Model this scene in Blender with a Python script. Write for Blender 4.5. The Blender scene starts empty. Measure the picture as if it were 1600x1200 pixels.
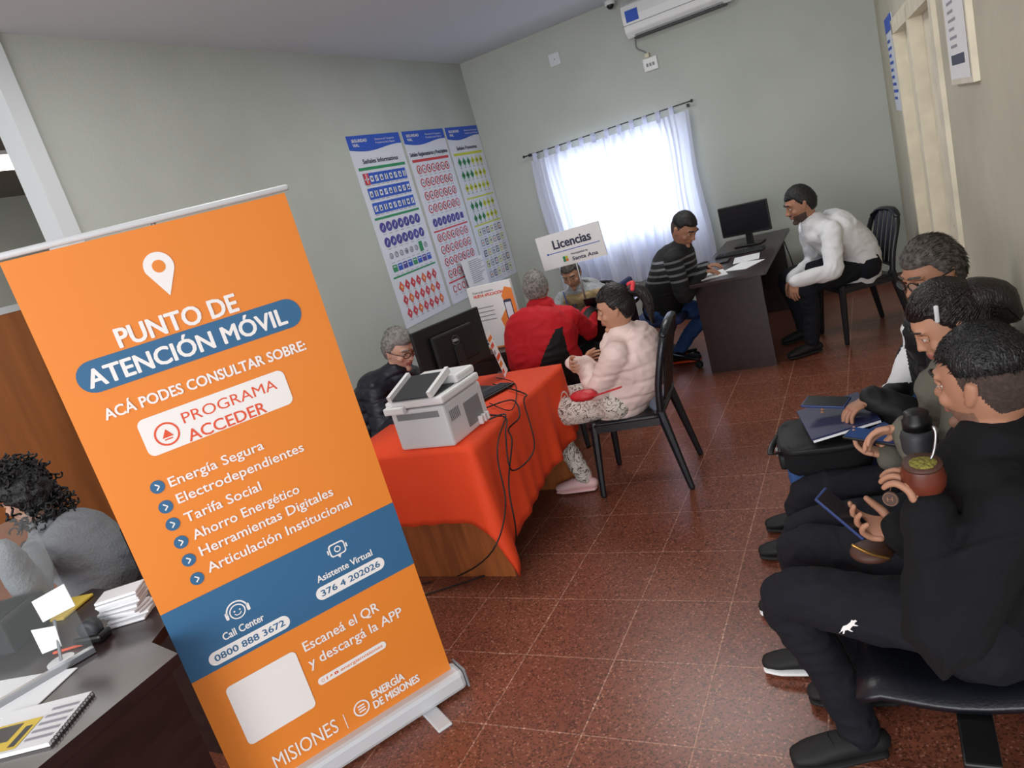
import bpy, bmesh, math, random, time
import numpy as np
from mathutils import Vector, Matrix, noise
random.seed(7)
V=Vector; PI=math.pi; C=bpy.context.scene.collection; UP=V((0,0,1))
# ---------------- camera -----------------
F=1130.0;H=1.75
CX=(.8701,-.1279,-.4760);CY=(.4119,-.3418,.8447);CD=(.2707,.9311,.2447)
cam=bpy.data.cameras.new('camera');co=bpy.data.objects.new('camera',cam);C.objects.link(co)
co.matrix_world=Matrix.Translation((0,0,H))@Matrix(((CX[0],-CX[1],-CX[2]),(CY[0],-CY[1],-CY[2]),(-CD[0],CD[1],CD[2]))).to_4x4()
cam.lens=F/1600*36;cam.clip_start=.02
bpy.context.scene.camera=co
bpy.context.scene.view_settings.view_transform='Standard'
def ray(px,py):
    a,b=px-800,py-600
    return V((CX[0]*a+CX[1]*b+CX[2]*F,CY[0]*a+CY[1]*b+CY[2]*F,-(CD[0]*a+CD[1]*b+CD[2]*F)))
CAM=V((0,0,H))
def W(px,py,s): return CAM+ray(px,py)*s
def WZ(px,py,z): r=ray(px,py); return CAM+r*((z-H)/r.z)
def WY(px,py,y): r=ray(px,py); return CAM+r*(y/r.y)
def WX(px,py,x): r=ray(px,py); return CAM+r*(x/r.x)
def hit(px,py,O,N): r=ray(px,py); return CAM+r*((O-CAM).dot(N)/r.dot(N))
# ---------------- materials -----------------
def lin(c):
    return tuple(((x/255)/12.92 if x/255<=.04045 else ((x/255+.055)/1.055)**2.4) for x in c)
def mat(name,rgb,rough=.6,metal=0,bump=0,bs=40,var=0,vs=6,spec=.5,emit=0,alpha=1,stretch=None):
    m=bpy.data.materials.new(name);m.use_nodes=True;nt=m.node_tree;p=nt.nodes['Principled BSDF']
    c=(*lin(rgb),1);I=p.inputs
    I['Base Color'].default_value=c;I['Roughness'].default_value=rough;I['Metallic'].default_value=metal
    I['Specular IOR Level'].default_value=spec;I['Alpha'].default_value=alpha
    if emit: I['Emission Color'].default_value=c;I['Emission Strength'].default_value=emit
    if bump or var:
        tc=nt.nodes.new('ShaderNodeTexCoord');mp=nt.nodes.new('ShaderNodeMapping');nt.links.new(tc.outputs['Object'],mp.inputs[0])
        if stretch: mp.inputs['Scale'].default_value=stretch
    if bump:
        n=nt.nodes.new('ShaderNodeTexNoise');n.inputs['Scale'].default_value=bs;n.inputs['Detail'].default_value=2
        nt.links.new(mp.outputs[0],n.inputs['Vector'])
        b=nt.nodes.new('ShaderNodeBump');b.inputs['Strength'].default_value=bump;b.inputs['Distance'].default_value=.01
        nt.links.new(n.outputs['Fac'],b.inputs['Height']);nt.links.new(b.outputs[0],I['Normal'])
    if var:
        n=nt.nodes.new('ShaderNodeTexNoise');n.inputs['Scale'].default_value=vs;n.inputs['Detail'].default_value=3
        nt.links.new(mp.outputs[0],n.inputs['Vector'])
        r=nt.nodes.new('ShaderNodeValToRGB');r.color_ramp.elements[0].position=.35;r.color_ramp.elements[1].position=.65
        r.color_ramp.elements[0].color=tuple(x*(1-var) for x in c[:3])+(1,);r.color_ramp.elements[1].color=tuple(min(1,x*(1+var)) for x in c[:3])+(1,)
        nt.links.new(n.outputs['Fac'],r.inputs[0]);nt.links.new(r.outputs[0],I['Base Color'])
    return m
M={}
def mm(k,*a,**kw): M[k]=mat(k,*a,**kw)
mm('wall',(182,187,180),.85,bump=.15,bs=60,var=.04,vs=1.5)
mm('wall_r',(188,184,166),.85,bump=.2,bs=40,var=.08,vs=2)
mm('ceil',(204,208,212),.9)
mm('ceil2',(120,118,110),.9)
mm('cream',(220,212,190),.5,var=.08,vs=8)
mm('white',(232,233,233),.45);mm('paper',(235,236,238),.8);mm('trimwhite',(210,216,218),.6)
mm('black',(14,14,16),.4);mm('blackmat',(14,14,15),.7);mm('plastic',(17,19,26),.35,bump=.1,bs=120)
mm('screen',(20,22,27),.25);mm('darkgrey',(48,50,54),.5);mm('grey',(130,132,134),.5);mm('steel',(170,172,175),.3,1);mm('silver',(206,208,210),.4)
mm('wood',(160,92,46),.45,var=.22,vs=5,stretch=(6,6,.6));mm('darkwood',(44,27,26),.3,var=.25,vs=5,stretch=(5,.8,5))
mm('panelwood',(158,96,52),.5,var=.12,vs=4,stretch=(4,4,.4))
mm('cloth',(238,72,26),.75,bump=.2,bs=8)
mm('orange',(232,134,44),.5,bump=.1,bs=3);mm('bblue',(48,102,142),.5);mm('bwhite',(240,236,232),.5);mm('bred',(226,84,48),.5)
mm('p_white',(216,221,232),.6);mm('p_blue',(40,84,190),.6);mm('p_purple',(70,62,150),.6);mm('p_red',(200,60,70),.6);mm('p_green',(40,140,90),.6)
mm('p_yel',(200,205,60),.6);mm('p_olive',(70,74,40),.6);mm('p_dark',(50,55,80),.6);mm('p_grey',(150,150,160),.6);mm('p_orange',(232,130,50),.6);mm('p_pink',(205,90,100),.6)
mm('baseboard',(92,60,44),.5)
mm('jeans',(44,74,128),.85,var=.15,vs=20);mm('jeansdk',(30,44,84),.85,var=.15,vs=20)
mm('blackcloth',(16,16,19),.9,bump=.25,bs=60,spec=.25);mm('blackpants',(18,19,27),.85,bump=.25,bs=50,spec=.3);mm('navy',(15,19,34),.5);mm('puffblack',(17,18,21),.6,spec=.35)
mm('whitecloth',(222,223,226),.9,bump=.3,bs=30,spec=.2);mm('greywool',(128,132,136),.95,bump=.6,bs=90,spec=.2)
mm('pink',(226,202,195),.65,bump=.2,bs=25,spec=.3);mm('redj',(186,26,36),.7,bump=.2,bs=25,spec=.25);mm('beigev',(176,152,112),.7)
mm('sage',(100,98,88),.85,bump=.3,bs=60,spec=.25);mm('redbag',(190,36,44),.5,bump=.2,bs=30)
mm('tan',(182,134,108),.55,var=.05,vs=20,spec=.35);mm('tan2',(164,118,94),.55,var=.05,vs=20,spec=.35);mm('fair',(206,162,142),.55,var=.05,vs=20,spec=.35)
mm('lips',(160,98,88),.5);mm('stubble',(128,94,78),.7,var=.12,vs=90);mm('stubbledk',(76,58,52),.8,var=.3,vs=90);mm('fadehair',(58,44,38),.85,var=.3,vs=120)
mm('hairblack',(15,13,14),.5,bump=.6,bs=60,stretch=(3,3,.6));mm('hairbrown',(24,17,16),.42,bump=.6,bs=60,stretch=(3,3,.6));mm('hairgrey',(128,124,120),.65,bump=.6,bs=70,var=.35,vs=60);mm('hairsalt',(78,72,68),.65,bump=.6,bs=70,var=.5,vs=60)
mm('eyewhite',(200,194,188),.3);mm('iris',(34,22,16),.2)
mm('gourd',(96,44,30),.3,var=.2,vs=10);mm('yerba',(128,122,50),.95,bump=1,bs=150,var=.3,vs=120);mm('leather',(70,40,28),.6)
mm('gold',(170,130,70),.35,.8);mm('tanmark',(140,96,66),.6);mm('phoneblue',(36,56,104),.35);mm('phonescr',(30,60,110),.15,emit=.25);mm('folder',(28,34,72),.45)
mm('yellow',(226,196,80),.7);mm('pinksole',(232,190,190),.6);mm('orangesole',(240,80,40),.5)
mm('lampglow',(255,250,240),.5,emit=4);mm('hairtie',(222,60,70),.6);mm('printgrey',(216,218,220),.5);mm('cable',(14,14,14),.5)
M['acrylic']=mat('acrylic',(230,240,240),.05,alpha=.05,spec=.2);M['lens']=mat('lens',(200,210,215),.05,alpha=.12)
def floor_mat():
    m=bpy.data.materials.new('terrazzo');m.use_nodes=True;nt=m.node_tree;N=nt.nodes;L=nt.links;p=N['Principled BSDF']
    tc=N.new('ShaderNodeTexCoord')
    br=N.new('ShaderNodeTexBrick');br.offset=0;br.inputs['Scale'].default_value=1;br.inputs['Brick Width'].default_value=.38;br.inputs['Row Height'].default_value=.38
    br.inputs['Mortar Size'].default_value=.003;br.inputs['Mortar Smooth'].default_value=.3
    br.inputs['Color1'].default_value=(.215,.072,.042,1);br.inputs['Color2'].default_value=(.185,.060,.036,1);br.inputs['Mortar'].default_value=(.37,.19,.13,1)
    L.new(tc.outputs['Object'],br.inputs['Vector'])
    v=N.new('ShaderNodeTexVoronoi');v.inputs['Scale'].default_value=160;L.new(tc.outputs['Object'],v.inputs['Vector'])
    sep=N.new('ShaderNodeSeparateColor');L.new(v.outputs['Color'],sep.inputs[0])
    r=N.new('ShaderNodeValToRGB');e=r.color_ramp.elements;e[0].position=0;e[0].color=(.42,.44,.47,1);e[1].position=.22;e[1].color=(.95,.93,.92,1)
    x=e.new(.7);x.color=(1.15,1.12,1.08,1);x=e.new(.95);x.color=(1.9,2.5,2.8,1);r.color_ramp.interpolation='CONSTANT'
    L.new(sep.outputs[0],r.inputs[0])
    mx=N.new('ShaderNodeMix');mx.data_type='RGBA';mx.blend_type='MULTIPLY';mx.inputs[0].default_value=.9
    L.new(br.outputs['Color'],mx.inputs[6]);L.new(r.outputs[0],mx.inputs[7])
    n=N.new('ShaderNodeTexNoise');n.inputs['Scale'].default_value=1.3;L.new(tc.outputs['Object'],n.inputs['Vector'])
    mr=N.new('ShaderNodeMapRange');mr.inputs[3].default_value=.8;mr.inputs[4].default_value=1.25;L.new(n.outputs['Fac'],mr.inputs[0])
    m2=N.new('ShaderNodeMix');m2.data_type='RGBA';m2.blend_type='MULTIPLY';m2.inputs[0].default_value=1
    L.new(mx.outputs[2],m2.inputs[6]);L.new(mr.outputs[0],m2.inputs[7]);L.new(m2.outputs[2],p.inputs['Base Color'])
    p.inputs['Roughness'].default_value=.30
    b=N.new('ShaderNodeBump');b.inputs['Strength'].default_value=.2;b.inputs['Distance'].default_value=.003;b.invert=True
    L.new(br.outputs['Fac'],b.inputs['Height']);L.new(b.outputs[0],p.inputs['Normal'])
    return m
M['floor']=floor_mat()
def curtain_mat():
    m=bpy.data.materials.new('sheer_curtain');m.use_nodes=True;nt=m.node_tree;N=nt.nodes;L=nt.links
    out=N['Material Output'];N.remove(N['Principled BSDF'])
    d=N.new('ShaderNodeBsdfDiffuse');d.inputs[0].default_value=(.78,.81,.92,1);t=N.new('ShaderNodeBsdfTranslucent');t.inputs[0].default_value=(.76,.80,.97,1)
    tr=N.new('ShaderNodeBsdfTransparent');a=N.new('ShaderNodeMixShader');a.inputs[0].default_value=.42;b=N.new('ShaderNodeMixShader');b.inputs[0].default_value=.03
    L.new(d.outputs[0],a.inputs[1]);L.new(t.outputs[0],a.inputs[2]);L.new(a.outputs[0],b.inputs[1]);L.new(tr.outputs[0],b.inputs[2]);L.new(b.outputs[0],out.inputs[0]);return m
M['curtain']=curtain_mat()
def band_mat(name,base,band,scale,lo,hi,axis='Z',rough=.85):
    m=bpy.data.materials.new(name);m.use_nodes=True;nt=m.node_tree;N=nt.nodes;L=nt.links;p=N['Principled BSDF'];p.inputs['Roughness'].default_value=rough
    tc=N.new('ShaderNodeTexCoord');s=N.new('ShaderNodeSeparateXYZ');L.new(tc.outputs['Object'],s.inputs[0])
    a=N.new('ShaderNodeMath');a.operation='MULTIPLY';a.inputs[1].default_value=scale;L.new(s.outputs[axis],a.inputs[0])
    f=N.new('ShaderNodeMath');f.operation='FRACT';L.new(a.outputs[0],f.inputs[0])
    g=N.new('ShaderNodeMath');g.operation='LESS_THAN';g.inputs[1].default_value=.34;L.new(f.outputs[0],g.inputs[0])
    lo_=N.new('ShaderNodeMath');lo_.operation='GREATER_THAN';lo_.inputs[1].default_value=lo;L.new(s.outputs['Z'],lo_.inputs[0])
    hi_=N.new('ShaderNodeMath');hi_.operation='LESS_THAN';hi_.inputs[1].default_value=hi;L.new(s.outputs['Z'],hi_.inputs[0])
    x=N.new('ShaderNodeMath');x.operation='MULTIPLY';y=N.new('ShaderNodeMath');y.operation='MULTIPLY'
    L.new(g.outputs[0],x.inputs[0]);L.new(lo_.outputs[0],x.inputs[1]);L.new(x.outputs[0],y.inputs[0]);L.new(hi_.outputs[0],y.inputs[1])
    mx=N.new('ShaderNodeMix');mx.data_type='RGBA';mx.inputs[6].default_value=(*lin(base),1);mx.inputs[7].default_value=(*lin(band),1)
    L.new(y.outputs[0],mx.inputs[0]);L.new(mx.outputs[2],p.inputs['Base Color']);return m
M['striped']=band_mat('striped',(20,21,24),(110,114,118),20,.78,.99)
def blotch_mat(name,a,b,scale,th):
    m=bpy.data.materials.new(name);m.use_nodes=True;nt=m.node_tree;N=nt.nodes;L=nt.links;p=N['Principled BSDF'];p.inputs['Roughness'].default_value=.85
    tc=N.new('ShaderNodeTexCoord');n=N.new('ShaderNodeTexNoise');n.inputs['Scale'].default_value=scale;n.inputs['Detail'].default_value=2;n.inputs['Distortion'].default_value=1.5
    L.new(tc.outputs['Object'],n.inputs['Vector']);r=N.new('ShaderNodeValToRGB');r.color_ramp.interpolation='CONSTANT';e=r.color_ramp.elements
    e[0].color=(*lin(a),1);e[1].position=th;e[1].color=(*lin(b),1);x=e.new(th+.06);x.color=(*lin(a),1)
    L.new(n.outputs['Fac'],r.inputs[0]);L.new(r.outputs[0],p.inputs['Base Color']);return m
M['floral']=blotch_mat('floral',(214,206,196),(96,86,80),24,.5)
M['checked']=blotch_mat('checked',(170,174,176),(110,116,124),50,.5)
# ---------------- object helpers -----------------
def worg(o):
    p=V((0,0,0))
    while o: p=p+o.location;o=o.parent
    return p
def link(name,me,parent=None,smooth=False):
    o=bpy.data.objects.new(name,me);C.objects.link(o)
    if parent:
        off=worg(parent);o.parent=parent
    else:
        xs=[v.co for v in me.vertices]
        off=V((sum(v.x for v in xs)/len(xs),sum(v.y for v in xs)/len(xs),min(v.z for v in xs)));o.location=off
    me.transform(Matrix.Translation(-off))
    if smooth: me.polygons.foreach_set('use_smooth',[True]*len(me.polygons))
    return o
def obj(name,bm,m,parent=None,smooth=False,bevel=0):
    me=bpy.data.meshes.new(name);bmesh.ops.recalc_face_normals(bm,faces=bm.faces);bm.to_mesh(me);bm.free()
    for x in (m if isinstance(m,(list,tuple)) else [m]): me.materials.append(M[x])
    o=link(name,me,parent,smooth)
    if bevel:
        b=o.modifiers.new('bevel','BEVEL');b.width=bevel;b.segments=2;b.limit_method='ANGLE'
    return o
def thing(name,label,cat,loc,group=None):
    o=bpy.data.objects.new(name,None);C.objects.link(o);o.location=loc;o.empty_display_size=.05
    o['label']=label;o['category']=cat
    if group:o['group']=group
    return o
def tag(o,label,cat,group=None):
    o['label']=label;o['category']=cat
    if group:o['group']=group
    return o
def struct(name,bm,m,parent=None):
    o=obj(name,bm,m,parent)
    if not parent:o['kind']='structure'
    return o
def nb(): return bmesh.new()
def bx(bm,a,b,R=None,o=None,mi=0):
    vs=[]
    for x in (a[0],b[0]):
        for y in (a[1],b[1]):
            for z in (a[2],b[2]):
                p=V((x,y,z))
                if R is not None:p=R@p
                if o is not None:p=p+V(o)
                vs.append(bm.verts.new(p))
    for f in ((0,1,3,2),(4,6,7,5),(0,4,5,1),(2,3,7,6),(0,2,6,4),(1,5,7,3)):
        bm.faces.new([vs[i] for i in f]).material_index=mi
    return bm
def box(a,b,R=None,o=None): return bx(nb(),a,b,R,o)
def fr(f,up=UP):
    f=V(f).normalized();r=f.cross(up).normalized();u=r.cross(f)
    return Matrix((r,f,u)).transposed()
def rotz(a): return Matrix.Rotation(a,3,'Z')
def cat(pts,rad,sub):
    if sub<=1:return pts,rad
    P,Q=[],[];n=len(pts)
    for i in range(n-1):
        p0,p1,p2,p3=pts[max(i-1,0)],pts[i],pts[i+1],pts[min(i+2,n-1)]
        for k in range(sub):
            t=k/sub
            P.append(.5*((2*p1)+(p2-p0)*t+(2*p0-5*p1+4*p2-p3)*t*t+(3*p1-p0-3*p2+p3)*t**3))
            s=t*t*(3-2*t);Q.append(tuple(rad[i][j]*(1-s)+rad[i+1][j]*s for j in (0,1)))
    P.append(pts[-1]);Q.append(rad[-1]);return P,Q
def tube(bm,pts,rad,seg=12,ref=None,sub=3,cap=True,mi=0):
    pts=[V(p) for p in pts]
    if not isinstance(rad,(list,tuple)):rad=[rad]*len(pts)
    elif isinstance(rad,tuple):rad=[rad]*len(pts)
    rad=[r if isinstance(r,(list,tuple)) else (r,r) for r in rad]
    P,Q=cat(pts,rad,sub);n=len(P);rings=[];prev=None
    T=[(P[min(i+1,n-1)]-P[max(i-1,0)]).normalized() for i in range(n)]
    def fra(t):
        nonlocal prev
        r=V(ref) if ref is not None else (prev if prev is not None else (V((1,0,0)) if abs(t.x)<.8 else V((0,1,0))))
        s=r-t*r.dot(t)
        if s.length<1e-4:s=t.orthogonal()
        s.normalize()
        if prev is not None and s.dot(prev)<0:s=-s
        prev=s;return s,t.cross(s)
    def ring(c,s,o,ra,rb): rings.append([bm.verts.new(c+s*(ra*math.cos(2*PI*k/seg))+o*(rb*math.sin(2*PI*k/seg))) for k in range(seg)])
    for i in range(n):
        s,o=fra(T[i]);ra,rb=Q[i];e=min(ra,rb)
        if i==0 and cap:
            for th in (75,40): ring(P[0]-T[0]*e*math.sin(math.radians(th)),s,o,ra*math.cos(math.radians(th)),rb*math.cos(math.radians(th)))
        ring(P[i],s,o,ra,rb)
        if i==n-1 and cap:
            for th in (40,75): ring(P[i]+T[i]*e*math.sin(math.radians(th)),s,o,ra*math.cos(math.radians(th)),rb*math.cos(math.radians(th)))
    for a,b in zip(rings,rings[1:]):
        for k in range(seg):bm.faces.new((a[k],a[(k+1)%seg],b[(k+1)%seg],b[k])).material_index=mi
    bm.faces.new(rings[0][::-1]).material_index=mi;bm.faces.new(rings[-1]).material_index=mi
    return bm
def ball(bm,c,r,R=None,seg=14,mi=0):
    r=r if isinstance(r,(tuple,list)) else (r,r,r);c=V(c);rows=[]
    for i in range(1,seg//2+3):
        th=PI*i/(seg//2+3);rows.append([])
        for k in range(seg):
            p=V((r[0]*math.sin(th)*math.cos(2*PI*k/seg),r[1]*math.sin(th)*math.sin(2*PI*k/seg),r[2]*math.cos(th)))
            rows[-1].append(bm.verts.new(c+(R@p if R is not None else p)))
    for z,row in ((1,rows[0]),(-1,rows[-1])):
        p=V((0,0,r[2]*z));v=bm.verts.new(c+(R@p if R is not None else p))
        for k in range(seg):bm.faces.new((v,row[k],row[(k+1)%seg])).material_index=mi
    for a,b in zip(rows,rows[1:]):
        for k in range(seg):bm.faces.new((a[k],b[k],b[(k+1)%seg],a[(k+1)%seg])).material_index=mi
    return bm
def lathe(bm,c,prof,seg=24,ax=UP,mi=0):
    ax=V(ax).normalized();s=ax.orthogonal().normalized();o=ax.cross(s);c=V(c);rows=[]
    for r,z in prof: rows.append([bm.verts.new(c+ax*z+s*(r*math.cos(2*PI*k/seg))+o*(r*math.sin(2*PI*k/seg))) for k in range(seg)])
    for a,b in zip(rows,rows[1:]):
        for k in range(seg):bm.faces.new((a[k],a[(k+1)%seg],b[(k+1)%seg],b[k])).material_index=mi
    bm.faces.new(rows[0][::-1]).material_index=mi;bm.faces.new(rows[-1]).material_index=mi;return bm
def prism(bm,poly,z0,z1,mi=0):
    a=[bm.verts.new((x,y,z0)) for x,y in poly];b=[bm.verts.new((x,y,z1)) for x,y in poly];n=len(poly)
    bm.faces.new(a[::-1]).material_index=mi;bm.faces.new(b).material_index=mi
    for i in range(n):bm.faces.new((a[i],a[(i+1)%n],b[(i+1)%n],b[i])).material_index=mi
    return bm
# ---------------- flat printing -----------------
_tc={}
def textmesh(s):
    if s in _tc:return _tc[s]
    cu=bpy.data.curves.new('t','FONT');cu.body=s;cu.resolution_u=3
    o=bpy.data.objects.new('t',cu);C.objects.link(o);dg=bpy.context.evaluated_depsgraph_get();dg.update()
    me=bpy.data.meshes.new_from_object(o.evaluated_get(dg))
    r=([v.co.copy() for v in me.vertices],[tuple(p.vertices) for p in me.polygons])
    bpy.data.objects.remove(o);bpy.data.meshes.remove(me);bpy.data.curves.remove(cu);_tc[s]=r;return r
CAPH=None
class Flat:
    def __init__(s,O,U,Vv,step=.0007):
        s.O=V(O);s.U=V(U).normalized();s.V=V(Vv).normalized();s.N=s.U.cross(s.V).normalized();s.bm=nb();s.m=[];s.step=step
    def mi(s,m):
        if m not in s.m:s.m.append(m)
        return s.m.index(m)
    def uv(s,px,py):
        d=hit(px,py,s.O,s.N)-s.O;return d.dot(s.U),d.dot(s.V)
    def pt(s,u,v,l): return s.O+s.U*u+s.V*v+s.N*(l*s.step)
    def poly(s,pts,m,l=1):
        f=s.bm.faces.new([s.bm.verts.new(s.pt(u,v,l)) for u,v in pts]);f.material_index=s.mi(m)
    def rect(s,u0,v0,u1,v1,m,l=1): s.poly([(u0,v0),(u1,v0),(u1,v1),(u0,v1)],m,l)
    def rrect(s,u0,v0,u1,v1,r,m,l=1):
        P=[]
        for cx,cy,a in ((u1-r,v0+r,-90),(u1-r,v1-r,0),(u0+r,v1-r,90),(u0+r,v0+r,180)):
            for k in range(7):
                t=math.radians(a+15*k);P.append((cx+r*math.cos(t),cy+r*math.sin(t)))
        s.poly(P,m,l)
    def disc(s,u,v,r,m,l=1,n=20): s.poly([(u+r*math.cos(2*PI*k/n),v+r*math.sin(2*PI*k/n)) for k in range(n)],m,l)
    def ring(s,u,v,r,w,m,l=1,n=24,a0=0,a1=360):
        for k in range(n):
            a,b=[math.radians(a0+(a1-a0)*q/n) for q in (k,k+1)]
            s.poly([(u+r*math.cos(a),v+r*math.sin(a)),(u+r*math.cos(b),v+r*math.sin(b)),(u+(r-w)*math.cos(b),v+(r-w)*math.sin(b)),(u+(r-w)*math.cos(a),v+(r-w)*math.sin(a))],m,l)
    def line(s,a,b,w,m,l=1):
        a,b=V((a[0],a[1],0)),V((b[0],b[1],0));d=(b-a).normalized();n=V((-d.y,d.x,0))*w/2
        s.poly([(q.x,q.y) for q in (a-n,b-n,b+n,a+n)],m,l)
    def text(s,t,u0,u1,v,h,m,l=2,bold=.0):
        """bold = extra stroke as a fraction of the letter height"""
        global CAPH
        if CAPH is None: CAPH=max(c.y for c in textmesh('H')[0])
        vs,fs=textmesh(t)
        if not vs:return
        e=bold*h;x0=min(c.x for c in vs);x1=max(c.x for c in vs);sx=(u1-u0-2*e)/(x1-x0);sy=h/CAPH
        k=s.mi(m);offs=[(0,0)] if not bold else [(-e,0),(e,0),(0,e*.7),(0,-e*.7),(-e*.6,e*.6),(e*.6,e*.6),(-e*.6,-e*.6),(e*.6,-e*.6)]
        for j,(dx,dy) in enumerate(offs):
            B=[s.bm.verts.new(s.pt(u0+e+(c.x-x0)*sx+dx,v+c.y*sy+dy,l+j*.03)) for c in vs]
            for f in fs:
                try:s.bm.faces.new([B[i] for i in f]).material_index=k
                except ValueError:pass
    def ptext(s,t,a,b,cap,m,l=2,bold=0,up=(-.33,-.944)):
        ua,va=s.uv(*a);ub,vb=s.uv(*b);uc,vc=s.uv(a[0]+up[0]*cap,a[1]+up[1]*cap)
        s.text(t,ua,ub,(va+vb)/2,abs(vc-va),m,l,bold)
    def done(s,name,parent):
        me=bpy.data.meshes.new(name);s.bm.to_mesh(me);s.bm.free()
        for x in s.m:me.materials.append(M[x])
        return link(name,me,parent)
# ================= SETTING =================
def RWX(y): return .164+.039*(7.55-y)
CEIL=3.21
struct('floor',box((-9,-3.2,-.1),(3,8.2,0)),'floor')
struct('ceiling',box((-3.83,-3.2,CEIL),(1.2,7.7,CEIL+.1)),'ceil')
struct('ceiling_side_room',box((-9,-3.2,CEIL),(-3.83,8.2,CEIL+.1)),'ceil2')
b=nb();wx0,wx1,wz0,wz1=-3.0,-1.68,.95,1.98
for a,c in (((-3.9,7.55,0),(wx0,7.7,CEIL)),((wx1,7.55,0),(.5,7.7,CEIL)),((wx0,7.55,0),(wx1,7.7,wz0)),((wx0,7.55,wz1),(wx1,7.7,CEIL))):bx(b,a,c)
struct('wall_back',b,'wall')
struct('wall_left',box((-3.9,2.6,0),(-3.77,7.55,CEIL)),'wall')
struct('trim_1',box((-3.91,2.5,0),(-3.75,2.6,CEIL)),'trimwhite')
def rprism(y0,y1,z0,z1,off0,off1,bm=None):
    bm=bm or nb();return prism(bm,[(RWX(y0)+off0,y0),(RWX(y1)+off0,y1),(RWX(y1)+off1,y1),(RWX(y0)+off1,y0)],z0,z1)
dy0,dy1,dz=3.86,5.95,2.12
b=nb();rprism(1.25,dy0,0,CEIL,0,.14,b);rprism(dy1,7.55,0,CEIL,0,.14,b);rprism(dy0,dy1,dz,CEIL,0,.14,b);struct('wall_right',b,'wall_r')
struct('wall_side_room',box((-8.4,-3,0),(-8.3,8.1,CEIL)),'wall');struct('wall_side_room_back',box((-8.3,7.7,0),(-3.9,7.8,CEIL)),'wall')
b=nb()
for y0,y1 in ((dy0,dy0+.09),(4.86,4.95),(dy1-.09,dy1)): rprism(y0,y1,0,dz,-.02,.1,b)
rprism(dy0,dy1,dz-.07,dz+.02,-.02,.1,b);struct('trim_2',b,'cream')
for i,(y0,y1) in enumerate(((dy0+.09,4.86),(4.95,dy1-.09))):
    d=struct('door_%d'%(i+1),rprism(y0,y1,.01,dz-.07,.05,.09),'cream')
    hb=nb();tube(hb,[(RWX(y0)+.05,y0+.1,1.02),(RWX(y0)-.0,y0+.1,1.02),(RWX(y0),y0+.2,1.02)],.009,8,sub=1);obj('door_handle',hb,'steel',d,True)
struct('baseboard_back',box((-3.75,7.535,0),(.16,7.55,.09)),'baseboard')
struct('baseboard_left',box((-3.77,2.6,0),(-3.755,7.53,.09)),'baseboard')
b=nb();rprism(1.25,dy0,0,.09,-.012,0,b);rprism(dy1,7.53,0,.09,-.012,0,b);struct('baseboard_right',b,'baseboard')
w=struct('window_1',box((wx0,7.64,wz0),(wx1,7.645,wz1)),'acrylic')
b=nb()
for a,c in (((wx0,7.6,wz0),(wx0+.05,7.66,wz1)),((wx1-.05,7.6,wz0),(wx1,7.66,wz1)),((wx0,7.6,wz0),(wx1,7.66,wz0+.05)),((wx0,7.6,wz1-.05),(wx1,7.66,wz1)),(((wx0+wx1)/2-.03,7.6,wz0),((wx0+wx1)/2+.03,7.66,wz1))):bx(b,a,c)
obj('window_frame',b,'white',w)
t=thing('curtain_rod','thin dark curtain rod above the bright window','curtain rod',(-2.36,7.47,2.08))
b=nb();tube(b,[(-3.27,7.46,2.085),(-1.46,7.46,2.115)],.006,8,sub=1);obj('rod',b,'darkgrey',t,True)
for x in (-3.28,-1.45):obj('finial',ball(nb(),(x,7.46,2.085 if x<-2 else 2.115),.015),'darkgrey',t,True)
for x in (-3.22,-1.5):obj('bracket',box((x-.006,7.46,2.07),(x+.006,7.55,2.1)),'darkgrey',t)
def curtain(x0,x1,label):
    b=nb();n=int((x1-x0)*150);rows=[];zt=2.03;zb=.52
    for j in range(15):
        z=zt+(zb-zt)*j/14;r=[]
        for i in range(n+1):
            x=x0+(x1-x0)*i/n;y=7.45+.05*math.sin(x*38+math.sin(x*9)*2.4+j*.05)*(.55+.45*j/14)+.010*math.sin(x*117+j*.2)
            r.append(b.verts.new((x+.015*math.sin(j*.5+x*7),y-.02,z+.015*(x+2.4))))
        rows.append(r)
    for a,c in zip(rows,rows[1:]):
        for i in range(n):b.faces.new((a[i],a[i+1],c[i+1],c[i]))
    o=obj('sheer_curtain',b,'curtain',None,True);tag(o,label,'curtain','sheer white curtain panels')
    x=x0+.05
    while x<x1-.03:
        tb=nb();z=2.1+.015*(x+2.4)
        lathe(tb,(x-.022,7.46,z-.012),[(.02,0),(.02,.044)],10,(1,0,0));bx(tb,(x-.022,7.438,zt-.02),(x+.022,7.444,z))
        obj('tab',tb,'curtain',o);x+=.135
    return o
curtain(-3.2,-2.37,'left sheer white curtain panel hanging by tabs over the window')
curtain(-2.38,-1.5,'right sheer white curtain panel next to the dark desk monitor')
t=thing('air_conditioner','white split air conditioner on the back wall under the ceiling','air conditioner',(-1.4,7.45,2.83))
b=nb();pf=[(7.55,2.84),(7.40,2.82),(7.345,2.87),(7.33,3.0),(7.35,3.1),(7.40,3.13),(7.55,3.13)]
a=[b.verts.new((-1.9,y,z)) for y,z in pf];c=[b.verts.new((-.92,y,z)) for y,z in pf];b.faces.new(a);b.faces.new(c[::-1])
for i in range(7):b.faces.new((a[i],a[(i+1)%7],c[(i+1)%7],c[i]))
obj('casing',b,'white',t,bevel=.01)
obj('louver',box((-1.82,7.37,2.822),(-1.0,7.40,2.838),),'grey',t);obj('air_slot',box((-1.84,7.40,2.81),(-.98,7.5,2.835)),'darkgrey',t)
obj('sticker',box((-1.86,7.326,2.95),(-1.74,7.334,3.05)),'p_blue',t);obj('front_seam',box((-1.9,7.332,2.925),(-.92,7.34,2.93)),'grey',t)
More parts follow.
